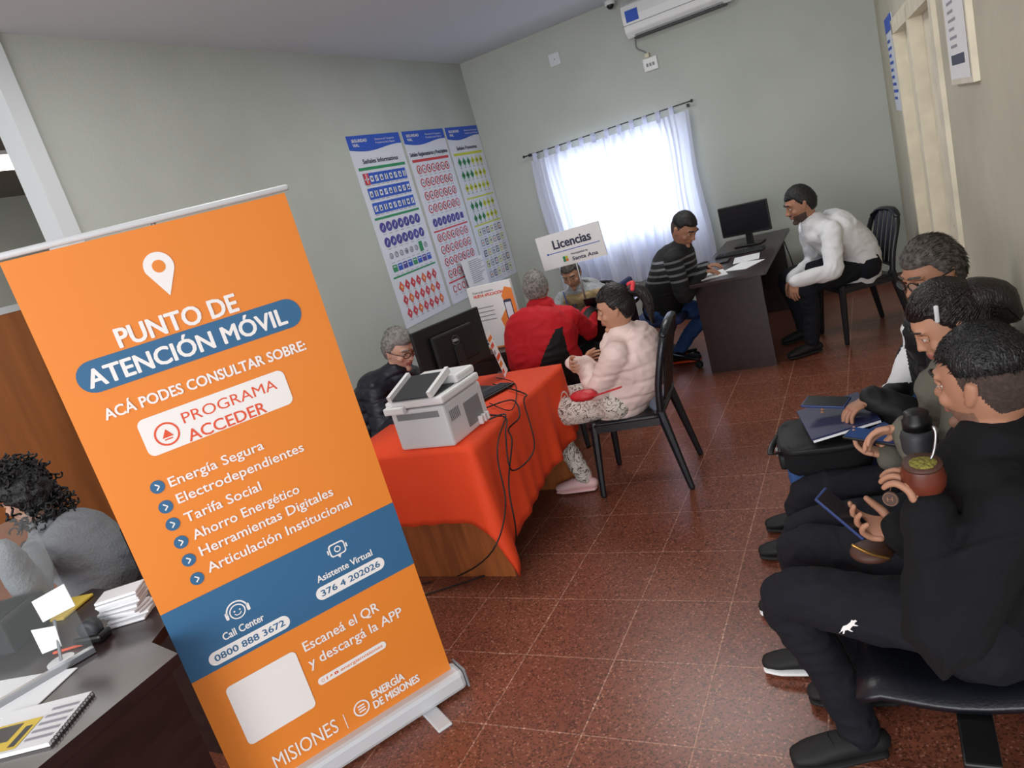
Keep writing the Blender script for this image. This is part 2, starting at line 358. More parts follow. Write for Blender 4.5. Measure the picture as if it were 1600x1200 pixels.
b=nb();tube(b,[(-1.86,7.53,2.83),(-1.87,7.53,2.74),(-1.80,7.53,2.68),(-1.78,7.53,2.62)],.006,6);tag(obj('power_cord',b,'grey',None,True),'short grey cord from the air conditioner to the wall outlet','cord')
t=thing('wall_outlet','white double wall outlet under the air conditioner','outlet',(-1.77,7.53,2.5))
obj('plate',box((-1.84,7.52,2.5),(-1.70,7.55,2.62)),'white',t,bevel=.006);obj('plug',box((-1.8,7.49,2.62),(-1.76,7.55,2.66)),'cream',t,bevel=.004)
for x in (-1.80,-1.77,-1.74):obj('socket',box((x-.01,7.516,2.54),(x+.01,7.522,2.57)),'grey',t)
t=thing('blank_wall_plate','pale blank square plate on back wall left of the air conditioner','wall plate',(-2.71,7.53,2.85));obj('plate',box((-2.77,7.535,2.85),(-2.65,7.55,2.97)),'trimwhite',t,bevel=.005);obj('screw',ball(nb(),(-2.71,7.533,2.91),.006),'grey',t)
t=thing('security_camera','small dark dome security camera at the ceiling edge','security camera',(-2.0,7.4,3.1));obj('mount',lathe(nb(),(-2,7.42,3.17),[(.05,0),(.05,.04)]),'white',t,True);obj('dome',ball(nb(),(-2,7.42,3.165),.035),'black',t,True)
def wallp(y0,y1,z0,z1,d,o=0): return rprism(y0,y1,z0,z1,-d-o,-o)
t=thing('framed_notice','framed white notice with dark print on the right wall','framed notice',(RWX(3.3)-.01,3.28,1.68))
obj('frame',wallp(3.02,3.52,1.68,2.2,.02),'cream',t);
fl=Flat((RWX(3.49)-.0215,3.49,1.7),V((RWX(3.05)-RWX(3.49),-.44,0)),UP)
fl.rect(0,0,.44,.47,'paper',0)
for i in range(6):fl.rect(.08,.26-i*.03,.08+.2*random.uniform(.6,1),.27-i*.03,'p_grey',1)
fl.rect(.1,.3,.25,.36,'p_dark',1);fl.rect(.06,.05,.36,.085,'p_dark',1);fl.done('sheet',t)
t=thing('narrow_poster','narrow white poster with blue lettering beside the door on right wall','poster',(RWX(6.3),6.3,1.55));obj('sheet',wallp(6.0,6.6,1.55,2.2,.006,.001),'p_white',t)
fl=Flat((RWX(6.6)-.009,6.6,1.55),V((RWX(6.0)-RWX(6.6),-.6,0)),UP)
fl.rect(0,.55,.6,.65,'p_blue');
for i in range(9):fl.rect(.05,.48-i*.05,.05+.4*random.uniform(.5,1),.5-i*.05,'p_blue')
fl.done('print',t)
# ================= SIGN POSTERS =================
def poster(y0,y1,title,kind,label):
    z0,z1=.895,2.56;h=z1-z0;w=y1-y0
    t=thing('sign_chart',label,'poster',(-3.765,(y0+y1)/2,z0),'road sign charts on the left wall')
    b=nb();bx(b,(-3.769,y0,z0),(-3.765,y1,z1));obj('sheet',b,'p_white',t)
    fl=Flat((-3.7645,y0,z0),(0,1,0),UP,.0012)
    fl.poly([(0,h),(0,h-.1)]+[(w*i/12,h-.115-.02*math.sin(i/12*PI*1.6)) for i in range(13)]+[(w,h)],'p_blue')
    fl.text('SEGURIDAD',.06,.28,h-.055,.024,'bwhite',2,.04);fl.text('VIAL',.06,.15,h-.092,.024,'bwhite',2,.04)
    fl.text('Ministerio de Transporte',.40,.70,h-.05,.015,'bwhite',2);fl.text('Presidencia de la Nación',.40,.70,h-.08,.016,'bwhite',2)
    fl.text(title,.13 if kind!=1 else .03,w-.13 if kind!=1 else w-.03,h-.235,.036,'p_dark',2,.04)
    acc={0:'p_green',1:'p_red',2:'p_yel'}[kind]
    fl.rect(.04,h-.29,w-.04,h-.265,acc)
    def rows_(n,y,dy,cols,fn):
        for r in range(n):
            for c in range(cols):
                fn(.07+(w-.14)*(c+.5)/cols,y-r*dy,r,c)
                if dy>.1:fl.rect(.07+(w-.14)*(c+.5)/cols-.025,y-r*dy-.062,.07+(w-.14)*(c+.5)/cols+.025,y-r*dy-.057,'p_grey',1)
    if kind==0:
        def A(u,v,r,c):
            fl.rect(u-.036,v-.05,u+.036,v+.045,'p_blue',2);fl.rect(u-.022,v-.03,u+.022,v+.02,'p_white',3)
            k=(r*7+c)%4
            if k==0:fl.rect(u-.006,v-.03,u+.006,v+.02,'p_dark',4)
            elif k==1:fl.disc(u,v-.005,.012,'p_dark',4,8)
            elif k==2:fl.line((u-.015,v-.02),(u+.015,v+.01),.008,'p_dark',4)
            else:fl.poly([(u-.015,v-.02),(u+.015,v-.02),(u,v+.012)],'p_dark',4)
            if r==0 and c==0:fl.rect(u-.036,v-.05,u+.036,v+.045,'p_red',4);fl.rect(u-.03,v-.01,u+.03,v,'p_white',5);fl.rect(u-.006,v-.04,u+.006,v+.04,'p_white',5)
        rows_(3,h-.36,.125,9,A);fl.rect(.04,h-.71,w-.04,h-.69,'p_green')
        def B(u,v,r,c):
            fl.disc(u,v,.044,'p_purple',2,16);fl.line((u-.014,v-.016),(u+.012,v+.016),.009,'p_white',3)
            if c%2:fl.line((u+.012,v+.016),(u+.012,v-.014),.008,'p_white',3)
        rows_(2,h-.78,.13,7,B)
        def Cc(u,v,r,c):
            if c==6 and r==0:fl.rect(u-.03,v-.045,u+.03,v+.045,'p_green',2)
            elif r==0:fl.ring(u,v,.026,.006,'p_dark',2,12);fl.text(str((c*37)%10),u-.008,u+.008,v-.012,.022,'p_dark',3)
            else:fl.rect(u-.034,v-.03,u+.034,v+.03,['p_green','p_blue','p_purple','p_blue'][c%4],2);fl.rect(u-.026,v+.01,u+.02,v+.018,'p_white',3)
        rows_(2,h-1.03,.11,8,Cc);fl.rect(.04,h-1.225,w-.04,h-1.21,'p_green')
        def D(u,v,r,c):
            fl.poly([(u-.042,v),(u,v-.052),(u+.042,v),(u,v+.052)],'p_red' if r<1 else 'p_pink',2);fl.poly([(u-.03,v),(u,v-.038),(u+.03,v),(u,v+.038)],'p_red' if (c*3+r)%4 else 'p_orange',3);fl.rect(u-.008,v-.008,u+.008,v+.008,'p_white',4)
        rows_(3,h-1.31,.12,7,D)
    elif kind==1:
        def A(u,v,r,c):
            fl.disc(u,v,.041,'p_red',2,16);fl.disc(u,v,.030,'p_white',3,16);k=(r*5+c)%4
            if k==0:fl.line((u-.02,v-.02),(u+.02,v+.02),.008,'p_red',5);fl.rect(u-.008,v-.016,u+.008,v+.016,'p_dark',4)
            elif k==1:fl.text(str(30+10*((r+c)%7)),u-.018,u+.018,v-.012,.022,'p_dark',4)
            elif k==2:fl.disc(u,v,.013,'p_dark',4,8);fl.line((u-.022,v+.022),(u+.022,v-.022),.007,'p_red',5)
            else:fl.poly([(u-.015,v-.012),(u+.015,v-.012),(u,v+.018)],'p_dark',4)
        rows_(4,h-.36,.125,7,A)
        def B(u,v,r,c):
            if c==6:fl.rect(u-.03,v-.03,u+.03,v+.03,'p_purple',2)
            else:fl.disc(u,v,.042,'p_purple',2,16);fl.line((u-.012,v-.016),(u+.014,v+.012),.009,'p_white',3)
        rows_(1,h-.87,.12,7,B);fl.rect(.04,h-.96,w-.04,h-.945,'p_red')
        rows_(4,h-1.02,.12,7,A);fl.rect(.04,h-1.465,w-.04,h-1.45,'p_red');
        def E(u,v,r,c):fl.disc(u,v,.036,'p_red',2,12);fl.disc(u,v,.025,'p_white',3,12)
        rows_(1,h-1.53,.12,7,E)
    else:
        def A(u,v,r,c):
            fl.line((u,v-.055),(u,v+.05),.008,'p_olive',1);fl.poly([(u-.04,v),(u,v-.045),(u+.04,v),(u,v+.045)],'p_yel' if c>2 or r>1 else 'p_green',2)
            k=(r+c)%3
            if k==0:fl.line((u-.012,v-.014),(u+.01,v+.016),.008,'p_olive',3)
            elif k==1:fl.disc(u,v,.012,'p_olive',3,8)
            else:fl.rect(u-.012,v-.012,u+.012,v+.012,'p_olive',3)
        rows_(3,h-.36,.135,6,A);fl.rect(.04,h-.745,w-.04,h-.73,'p_yel');rows_(2,h-.82,.13,6,A);fl.rect(.04,h-1.035,w-.04,h-1.02,'p_yel')
        def B(u,v,r,c):
            fl.rect(u-.034,v-.034,u+.034,v+.034,['p_yel','p_grey','p_dark'][(r+c)%3],2);fl.rect(u-.024,v-.024,u+.024,v+.024,'p_white',3);fl.disc(u,v,.012,['p_olive','p_dark','p_orange'][(r*2+c)%3],4,8)
        rows_(5,h-1.1,.115,6,B)
    fl.done('print',t)
poster(5.15,5.95,'Señales Informativas',0,'road sign chart with blue rectangular information signs, leftmost of three charts')
poster(6.0,6.77,'Señales Reglamentarias y Prescriptivas',1,'road sign chart with red ringed prohibition signs, middle of three charts')
poster(6.81,7.53,'Señales Preventivas',2,'road sign chart with yellow diamond warning signs, by the room corner')
t=thing('wall_sheet','plain white sheet with small print pinned low over the sign charts','paper sheet',(-3.76,6.4,.9))
b=nb();q=[WX(x,y,-3.73) for x,y in ((719,408),(752,398),(768,450),(738,463))];b.faces.new([b.verts.new(p) for p in q]);obj('sheet',b,'paper',t)
fl=Flat(q[3]+V((.004,0,0)),(0,1,0),UP)
for i in range(12):fl.rect(.1,.33-i*.02,.1+.32*random.uniform(.6,1),.336-i*.02,'p_grey')
fl.done('print',t)
# ================= ROLL-UP BANNER =================
BR=V((-1.692,1.904,0));BL=V((-2.126,1.21,0));bu=(BR-BL);BW=bu.length;bu.normalize()
bn=V((bu.y,-bu.x,0));BH=1.97
t=thing('roll_up_banner','tall orange roll-up banner with white lettering on a silver base','banner',(BL+BR)/2)
R3=Matrix((bu,bn,UP)).transposed()
def bpt(u,v,o=0): return BL+bu*u+UP*v+bn*o
b=nb();n=24;rows=[]
for j in range(2): rows.append([b.verts.new(bpt(BW*i/n,.06 if j==0 else BH-.015)) for i in range(n+1)])
for i in range(n):b.faces.new((rows[0][i],rows[0][i+1],rows[1][i+1],rows[1][i]))
obj('banner_sheet',b,'orange',t)
fl=Flat(BL+bn*.0012,bu,UP,.0007)
u0,v0=fl.uv(248,416);r=.043
fl.poly([(u0+r*math.cos(math.radians(a)),v0+r*math.sin(math.radians(a))) for a in range(-25,206,11)]+[(u0,v0-.092)],'bwhite',1);fl.disc(u0,v0,.019,'orange',2)
fl.ptext('PUNTO DE',(186,541),(376,487),30,'bwhite',2,.042)
ua,va=fl.uv(118,592);ub,vb=fl.uv(471,488);vm=(va+vb)/2;fl.rrect(ua,vm-.048,ub,vm+.048,.0475,'bblue',1)
u1,_=fl.uv(138,609);u2,_=fl.uv(457,516);fl.text('ATENCIÓN MÓVIL',u1+.006,u2-.004,vm-.030,.052,'bwhite',2,.042)
fl.ptext('ACÁ PODES CONSULTAR SOBRE:',(165,655),(480,547),17,'bwhite',2,.04)
ua,va=fl.uv(221,683);ub,vb=fl.uv(452,607);vm=(va+vb)/2;fl.rrect(ua,vm-.06,ub,vm+.06,.022,'bwhite',1)
uc,vc=fl.uv(261,678);fl.ring(uc,vc,.037,.006,'bred',2);fl.poly([(uc-.017,vc-.01),(uc+.017,vc-.01),(uc,vc+.016)],'bred',2);fl.rect(uc-.012,vc-.018,uc+.012,vc-.014,'bred',2)
fl.ptext('PROGRAMA',(288,662),(434,607),17,'bred',2,.0);fl.ptext('ACCEDER',(297,690),(418,643),18,'bred',2,.02)
items=[('Energía Segura',(267,762),(413,700)),('Electrodependientes',(280,789),(475,702)),('Tarifa Social',(292,818),(409,764)),('Ahorro Energético',(305,846),(468,767)),('Herramientas Digitales',(317,873),(520,769)),('Articulación Institucional',(330,902),(548,782))]
for (s,a,c),bc in zip(items,((246,761),(259,792),(270,819),(283,847),(295,875),(308,904))):
    fl.ptext(s,a,c,15,'bwhite',2,.02);u,v=fl.uv(*bc);fl.disc(u,v,.021,'bblue',1);fl.line((u-.005,v+.01),(u+.006,v),.004,'bwhite',2);fl.line((u-.005,v-.01),(u+.006,v),.004,'bwhite',2)
v1=(fl.uv(250,965)[1]+fl.uv(608,785)[1])/2;v2=(fl.uv(298,1075)[1]+fl.uv(637,880)[1])/2;fl.rect(0,v2,BW,v1,'bblue',1)
u,v=fl.uv(371,955);fl.ring(u,v,.026,.004,'bwhite',2);fl.ring(u,v+.002,.036,.005,'bwhite',2,14,0,180)
fl.rrect(u-.04,v-.014,u-.03,v+.012,.004,'bwhite',2);fl.rrect(u+.03,v-.014,u+.04,v+.012,.004,'bwhite',2);fl.disc(u-.009,v+.004,.003,'bwhite',3,8);fl.disc(u+.009,v+.004,.003,'bwhite',3,8);fl.ring(u,v,.013,.003,'bwhite',3,8,200,340)
u,v=fl.uv(527,858);fl.rrect(u-.03,v-.022,u+.03,v+.026,.012,'bwhite',2);fl.rrect(u-.025,v-.017,u+.025,v+.021,.009,'bblue',3);fl.ring(u,v+.002,.012,.004,'bwhite',4,14);fl.poly([(u-.008,v-.02),(u+.008,v-.02),(u,v-.034)],'bwhite',2);fl.rect(u-.037,v-.006,u-.032,v+.01,'bwhite',2);fl.rect(u+.032,v-.006,u+.037,v+.01,'bwhite',2)
fl.ptext('Call Center',(350,1001),(414,968),11,'bwhite',2,.03);fl.ptext('Asistente Virtual',(497,912),(582,866),10,'bwhite',2,.03)
for a,c,s in (((327,1035),(452,967),'0800 888 3672'),((494,931),(600,877),'376 4 202026')):
    ua,va=fl.uv(*a);ub,vb=fl.uv(*c);vm=(va+vb)/2;fl.rrect(ua,vm-.024,ub,vm+.024,.0235,'bwhite',2)
    fl.text(s,ua+.018,ub-.018,vm-.011,.022,'bblue',3,.03)
ua=(fl.uv(352,1078)[0]+fl.uv(388,1162)[0])/2;ub=(fl.uv(466,1014)[0]+fl.uv(488,1102)[0])/2;va=(fl.uv(352,1078)[1]+fl.uv(462,1012)[1])/2;vb=(fl.uv(390,1167)[1]+fl.uv(490,1104)[1])/2;fl.rrect(ua,vb,ub,va,.018,'bwhite',2)
fl.ptext('Escaneá el QR',(478,1022),(592,950),15,'bwhite',2,.02);fl.ptext('y descargá la APP',(487,1049),(628,956),15,'bwhite',2,.02)
ua,va=fl.uv(498,1069);ub,vb=fl.uv(602,1003);vm=(va+vb)/2;fl.rrect(ua,vm-.015,ub,vm+.015,.0145,'bwhite',2)
U=ua+.018;fl.ring(U,vm,.006,.0015,'p_orange',3,10);fl.text('f',U+.013,U+.019,vm-.006,.012,'bred',3,.05);fl.poly([(U+.026,vm-.004),(U+.038,vm+.001),(U+.033,vm+.006),(U+.028,vm+.002)],'p_orange',3);fl.rrect(U+.044,vm-.005,U+.058,vm+.005,.002,'bred',3);fl.poly([(U+.049,vm-.003),(U+.054,vm),(U+.049,vm+.003)],'bwhite',4)
fl.text('energiamisiones',ua+.085,ub-.015,vm-.005,.012,'p_orange',3,.02)
fl.ptext('MISIONES',(430,1196),(533,1148),22,'bwhite',2,.0);u,v=fl.uv(540,1127);fl.rect(u-.0015,v-.03,u+.0015,v+.03,'bwhite',2)
u,v=fl.uv(565,1106);fl.ring(u,v,.031,.006,'bwhite',2)
for q in (-.011,0,.011):fl.rrect(u-.014,v+q-.003,u+.014,v+q+.003,.0029,'bwhite',3)
fl.ptext('ENERGÍA',(582,1091),(633,1061),11,'bwhite',2,.05);fl.ptext('DE MISIONES',(586,1108),(656,1062),11,'bwhite',2,.05)
fl.done('print',t)
b=nb();tube(b,[bpt(-.01,BH),bpt(BW+.01,BH)],.010,12,sub=1);obj('top_rail',b,'silver',t,True)
b=nb();bx(b,(-.02,-.05,.012),(BW+.03,.05,.09),R3,BL);obj('base_housing',b,'silver',t,bevel=.018)
b=nb();bx(b,(BW+.03,-.052,.01),(BW+.038,.052,.092),R3,BL);obj('end_cap',b,'grey',t,bevel=.003)
for u in (.12,BW-.14):
    b=nb();bx(b,(u-.03,-.17,.0),(u+.03,.17,.012),R3,BL);obj('foot',b,'silver',t,bevel=.005)
b=nb();tube(b,[bpt(BW/2,.05,-.03),bpt(BW/2,BH,-.012)],.008,8,sub=1);obj('support_pole',b,'steel',t,True)
# ================= ORANGE TABLE =================
TX0,TX1,TY0,TY1=-2.5,-1.745,2.57,3.72
t=thing('display_table','wooden panel table hidden under the red-orange cloth','table',(-2.12,3.1,0))
obj('tabletop',box((TX0+.01,TY0+.01,.715),(TX1-.01,TY1-.01,.742)),'wood',t)
obj('end_panel',box((-2.46,2.68,0),(-1.79,2.705,.715)),'wood',t);obj('end_panel',box((-2.46,3.62,0),(-1.79,3.645,.715)),'wood',t);obj('side_panel',box((-1.81,2.705,.25),(-1.79,3.62,.715)),'wood',t)
def cloth():
    b=nb();per=[]
    def side(a,c,h0,h1,nx,ny,n):
        for i in range(n):
            f=i/n;per.append((a[0]+(c[0]-a[0])*f,a[1]+(c[1]-a[1])*f,h0+(h1-h0)*f,nx,ny))
    side((TX0,TY0),(TX1,TY0),.40,.34,0,-1,30);side((TX1,TY0),(TX1,TY1),.52,.40,1,0,44);side((TX1,TY1),(TX0,TY1),.35,.35,0,1,20);side((TX0,TY1),(TX0,TY0),.3,.35,-1,0,30)
    n=len(per);rings=[]
    for j in range(14):
        f=j/13;ring=[]
        for i,(x,y,h,nx,ny) in enumerate(per):
            near=abs(x-TX1)+abs(y-TY0);hh=h+.13*math.exp(-near/.10)
            am=f*(.016*math.sin(i*.45+math.sin(i*.2)*1.6+f*.8)+.006*math.sin(i*1.35+f*3))+.014*f
            cx=x+nx*(.006+am);cy=y+ny*(.006+am)
            if near<.18: e=f*.05*(1-near/.18);cx+=e;cy-=e
            ring.append(b.verts.new((cx,cy,.75-hh*f)))
        rings.append(ring)
    for a,c in zip(rings,rings[1:]):
        for i in range(n):b.faces.new((a[i],a[(i+1)%n],c[(i+1)%n],c[i]))
    b.faces.new(rings[0])
    o=obj('tablecloth',b,'cloth',None,True);tag(o,'bright red-orange tablecloth hanging over the wooden table','tablecloth')
    m=o.modifiers.new('solid','SOLIDIFY');m.thickness=.003
    fl=Flat((TX1+.045,3.55,.5),(0,1,0),UP);fl.ring(0,.08,.055,.009,'bwhite',1)
    for q in (-.02,0,.02):fl.rrect(-.022,.08+q-.004,.022,.08+q+.004,.0039,'bwhite',1)
    fl.done('logo',o)
cloth()
t=thing('laser_printer','white multifunction laser printer with dark paper tray on the orange table','printer',(-1.97,2.75,.75))
RP=rotz(math.radians(-2));O=(-1.97,2.745,.753)
obj('body',box((-.155,-.17,0),(.155,.17,.2),RP,O),'printgrey',t,bevel=.012)
obj('scanner_lid',box((-.165,-.175,.206),(.165,.165,.245),RP,O),'white',t,bevel=.01)
b=nb();bx(b,(-.15,.0,.245),(.15,.17,.285),RP,O);obj('document_feeder',b,'white',t,bevel=.012)
b=nb();bx(b,(-.13,-.165,.245),(.13,.0,.251),RP,O);obj('output_tray',b,'darkgrey',t,bevel=.002)
Rt=RP@Matrix.Rotation(math.radians(16),3,'X')
obj('feeder_tray',box((-.105,-.14,.255),(.105,.06,.262),Rt,(O[0],O[1]+.02,O[2]+.045)),'darkgrey',t,bevel=.003)
obj('paper_guide',box((-.125,-.14,.25),(-.105,.06,.282),Rt,(O[0],O[1]+.02,O[2]+.045)),'white',t);obj('paper_guide',box((.105,-.14,.25),(.125,.06,.282),Rt,(O[0],O[1]+.02,O[2]+.045)),'white',t)
obj('output_slot',box((-.12,-.172,.15),(.12,-.168,.18),RP,O),'grey',t)
obj('control_panel',box((-.165,-.2,.19),(-.05,-.168,.225),RP,O),'white',t,bevel=.006)
obj('port_cover',box((.154,-.02,.03),(.158,.12,.15),RP,O),'grey',t)
b=nb()
for k in range(6):bx(b,(.155,-.14+k*.014,.11),(.158,-.134+k*.014,.16),RP,O)
obj('vent',b,'grey',t)
b=nb()
for k in range(3):bx(b,(.157,.06+k*.03,.01),(.18,.075+k*.03,.05),RP,O)
obj('cable_plug',b,'white',t,bevel=.003)
def monitor(loc,yaw,w,h,zc,label,name='computer_monitor'):
    t=thing(name,label,'monitor',loc);R=rotz(yaw);o=V(loc)
    obj('bezel',box((-w/2,-.012,zc-h/2),(w/2,.014,zc+h/2),R,o),'black',t,bevel=.006)
    obj('screen',box((-w/2+.012,-.0135,zc-h/2+.02),(w/2-.012,-.012,zc+h/2-.012),R,o),'screen',t)
    obj('rear_shell',box((-w*.3,.014,zc-h*.35),(w*.3,.045,zc+h*.3),R,o),'blackmat',t,bevel=.012)
    b=nb();bx(b,(-.03,.03,.01),(.03,.06,zc),R,o);obj('neck',b,'black',t,bevel=.006)
    obj('stand_base',box((-.12,-.06,0),(.12,.12,.014),R,o),'black',t,bevel=.006)
    return t,R,o
a=V((-2.266,3.125,0));c=V((-2.11,3.57,0));yaw=math.atan2(a.y-c.y,a.x-c.x)
mc=(a+c)/2;t,R,o=monitor((mc.x,mc.y,.753),yaw,.5,.3,.30,'black computer monitor seen from behind on the orange table')
fo=o+R@V((.0,.0465,.33));fl=Flat(fo,R@V((-1,0,0)),UP);fl.ring(0,0,.026,.0014,'grey',1);fl.text('DELL',-.019,.019,-.006,.013,'p_white',1,.03);fl.done('logo',t)
t=thing('flyer_stand','small tilted orange and white flyer stand on the orange table','flyer stand',(-1.93,3.3,.753))
fv=(V((-.25,.12,1))).normalized();O=WZ(790,588,.756);fu=V((.35,-.93,0)).normalized()*-1
fl=Flat(O,fu,fv);fl.rect(-.03,0,.15,.27,'paper',0);
for k,cc in enumerate(('bred','p_orange','bred','p_grey','bred','p_orange')):fl.rect(-.02,.02+k*.04,.04+.09*((k*7)%3)/2,.045+k*.04,cc,1)
fl.done('flyer',t);b=nb();bx(b,(-.03,-.002,0),(.15,.06,.004),Matrix((fu,UP.cross(fu),UP)).transposed(),O);obj('base',b,'acrylic',t)
t=thing('keyboard','small black keyboard lying beside the printer','keyboard',WZ(760,618,.753));R=rotz(math.radians(70));O=WZ(762,618,.756)
obj('body',box((-.16,-.06,0),(.16,.06,.014),R,O),'black',t,bevel=.004)
b=nb()
for i in range(14):
    for j in range(4):bx(b,(-.15+i*.0215,-.05+j*.025,.014),(-.132+i*.0215,-.03+j*.025,.019),R,O)
obj('keys',b,'darkgrey',t)
def cable(pts,r,label):
    b=nb();tube(b,pts,r,6,sub=6);return tag(obj('cable',b,'cable',None,True),label,'cable','black cables around the orange table')
cable([WZ(752,640,.77),WZ(800,625,.765),WZ(812,650,.762),V((-1.70,2.86,.7)),WX(800,690,-1.66),WX(795,760,-1.66),WX(806,830,-1.68),WZ(800,880,.01),WZ(740,905,.01),WZ(662,930,.01)],.004,'black cable hanging from keyboard to floor near the table corner')
cable([WZ(765,655,.765),WZ(790,648,.765),V((-1.70,2.75,.7)),WX(778,720,-1.66),WX(790,790,-1.66),WX(770,860,-1.68),WZ(720,898,.01),WZ(660,912,.01)],.004,'black cable looping from printer down the cloth to the floor')
cable([WZ(770,600,.762),WZ(820,615,.762),V((-1.71,3.1,.745)),WX(835,700,-1.67),WX(800,735,-1.65),WX(790,680,-1.66),V((-1.72,2.9,.745)),WZ(760,648,.765)],.004,'black cable drooping in a loop over the cloth side')
cable([WZ(775,590,.762),WZ(805,600,.762),WZ(800,640,.762),WZ(765,630,.765)],.003,'short black cable curled on the tabletop by the flyer stand')
# ================= SMALL CABINET + NOTICE BOARD + LICENCE DESK =================
t=thing('side_cabinet','low dark cabinet behind the monitor carrying the app notice board','cabinet',(-2.62,4.5,0));obj('body',box((-2.9,4.3,0),(-2.4,4.72,.72)),'darkwood',t,bevel=.004);obj('top',box((-2.92,4.28,.72),(-2.38,4.74,.745)),'darkwood',t);obj('door_panel',box((-2.88,4.29,.04),(-2.42,4.3,.69)),'darkwood',t)
t=thing('notice_board','white notice board with orange lettering and a phone picture','notice board',WZ(785,545,.748))
O=WY(757,548,4.42);O.z=.75;bu2=V((1,.05,0)).normalized()
b=nb();R=Matrix((bu2,UP.cross(bu2),UP)).transposed();bx(b,(0,0,0),(.34,.03,.46),R,O);obj('board',b,'white',t)
fl=Flat(O-UP.cross(bu2)*.001,bu2,UP);fl.text('Descargá nuestra',.04,.2,.41,.014,'p_dark',1,.01);fl.text('NUEVA APLICACIÓN',.04,.27,.38,.02,'bred',1,.05)
fl.poly([(.34,.1),(.34,.4),(.29,.42),(.25,.36),(.27,.28),(.2,.2),(.22,.1)],'p_orange',1);fl.rrect(.255,.14,.315,.33,.01,'p_dark',2);fl.rect(.262,.16,.308,.31,'p_white',3)
fl.rrect(.04,.06,.1,.075,.005,'p_dark',1);fl.rrect(.04,.035,.1,.05,.005,'p_dark',1);fl.rect(.0,0,.34,.012,'p_orange',1)
for i in range(4):fl.rect(.04,.30-i*.03,.17,.307-i*.03,'p_grey',1)
fl.done('print',t)
t=thing('licence_desk','dark desk with papers under the licence sign','desk',(-2.1,5.05,0));obj('desktop',box((-2.7,4.85,.72),(-1.72,5.35,.75)),'darkwood',t);obj('side_panel',box((-2.68,4.88,0),(-2.65,5.3,.72)),'darkwood',t);obj('side_panel',box((-1.77,4.88,0),(-1.74,5.3,.72)),'darkwood',t);obj('front_panel',box((-2.65,4.98,.3),(-1.77,5.0,.72)),'darkwood',t)
t=thing('licence_sign','white tabletop sign reading Licencias above the far desk','sign',(-2.02,5.0,.75))
sy=5.0;A=WY(851,424,sy);B=WY(949,398,sy);su=(B-A).normalized();sv=(WY(838,373,sy)-A);sv=(sv-su*sv.dot(su)).normalized();sw=(B-A).length;sh=(WY(838,373,sy)-A).length
R=Matrix((su,sv.cross(su),sv)).transposed();b=nb();bx(b,(0,0,0),(sw,.012,sh),R,A);obj('sign_panel',b,'white',t)
fl=Flat(A-sv.cross(su)*.002,su,sv);fl.text('Licencias',sw*.24,sw*.84,sh*.55,sh*.25,'p_dark',1,.05);fl.rect(sw*.14,sh*.43,sw*.95,sh*.45,'p_blue',1);fl.disc(sw*.13,sh*.44,.008,'p_blue',1,10)
for k,cc in enumerate(('p_green','p_orange','p_green','p_yel')):fl.disc(sw*.36+.02*(k%2),sh*.16+.02*(k//2),.012,cc,1,10)
fl.text('Municipalidad de',sw*.48,sw*.74,sh*.27,.014,'p_dark',1,.03);fl.text('Santa Ana',sw*.48,sw*.88,sh*.10,.026,'p_dark',1,.05);fl.done('print',t)
mx_=A.x+sw*.5;b=nb();tube(b,[(mx_,sy+.02,.76),(mx_,sy+.02,A.z+.05)],.007,8,sub=1);obj('post',b,'steel',t,True);obj('base',lathe(nb(),(mx_,sy+.02,.75),[(.07,0),(.07,.012),(.02,.016)]),'steel',t,True)
t=thing('laptop','open dark laptop on the desk under the licence sign','laptop',(-1.86,5.1,.75));obj('keyboard_base',box((-2.0,4.98,.751),(-1.76,5.17,.768)),'black',t,bevel=.004)
b=nb();bx(b,(-.12,0,0),(.12,.01,.13),Matrix.Rotation(math.radians(25),3,'X'),(-1.88,4.975,.765));obj('lid',b,'black',t,bevel=.004)
tag(obj('paper_sheet',box((-2.45,4.9,.751),(-2.24,5.18,.753)),'paper'),'single white sheet in front of the person in red','paper')
# ================= FAR DESK =================
t=thing('office_desk','dark brown office desk with solid end panel under the far monitor','desk',(-1.07,6.3,0))
obj('desktop',box((-1.36,5.36,.725),(-.78,7.3,.752)),'darkwood',t,bevel=.002);obj('end_panel',box((-1.33,5.5,0),(-.84,5.53,.725)),'darkwood',t);obj('end_panel',box((-1.33,7.2,0),(-.84,7.23,.725)),'darkwood',t);obj('modesty_panel',box((-1.1,5.53,.25),(-1.08,7.2,.725)),'darkwood',t)
monitor((-1.07,6.75,.753),math.radians(-10),.44,.27,.235,'black flat monitor standing on the far dark desk')
t=thing('desk_keyboard','black keyboard on the far dark desk','keyboard',(-1.08,6.4,.753));obj('body',box((-1.3,6.33,.753),(-.9,6.47,.768)),'black',t,bevel=.003)
b=nb()
for i in range(15):
    for j in range(4):bx(b,(-1.29+i*.0255,6.34+j*.031,.768),(-1.27+i*.0255,6.362+j*.031,.773))
obj('keys',b,'darkgrey',t)
for i,(x,y,a,l) in enumerate(((-1.2,5.62,.3,'white form being written on by the person in stripes'),(-.98,5.75,-.4,'white sheet by the edge of the far dark desk'),(-1.0,6.05,.1,'white sheet lying just before the far keyboard'))):
    tag(obj('paper_sheet',box((-.1,-.14,0),(.1,.14,.002),rotz(a),(x,y,.753+i*.0005)),'paper'),l,'paper')
t=thing('mobile_phone','dark phone lying on the far dark desk','phone',(-1.12,6.1,.753));obj('body',box((-1.22,6.05,.753),(-1.15,6.2,.762)),'black',t,bevel=.003);obj('screen',box((-1.216,6.055,.762),(-1.154,6.195,.763)),'screen',t)
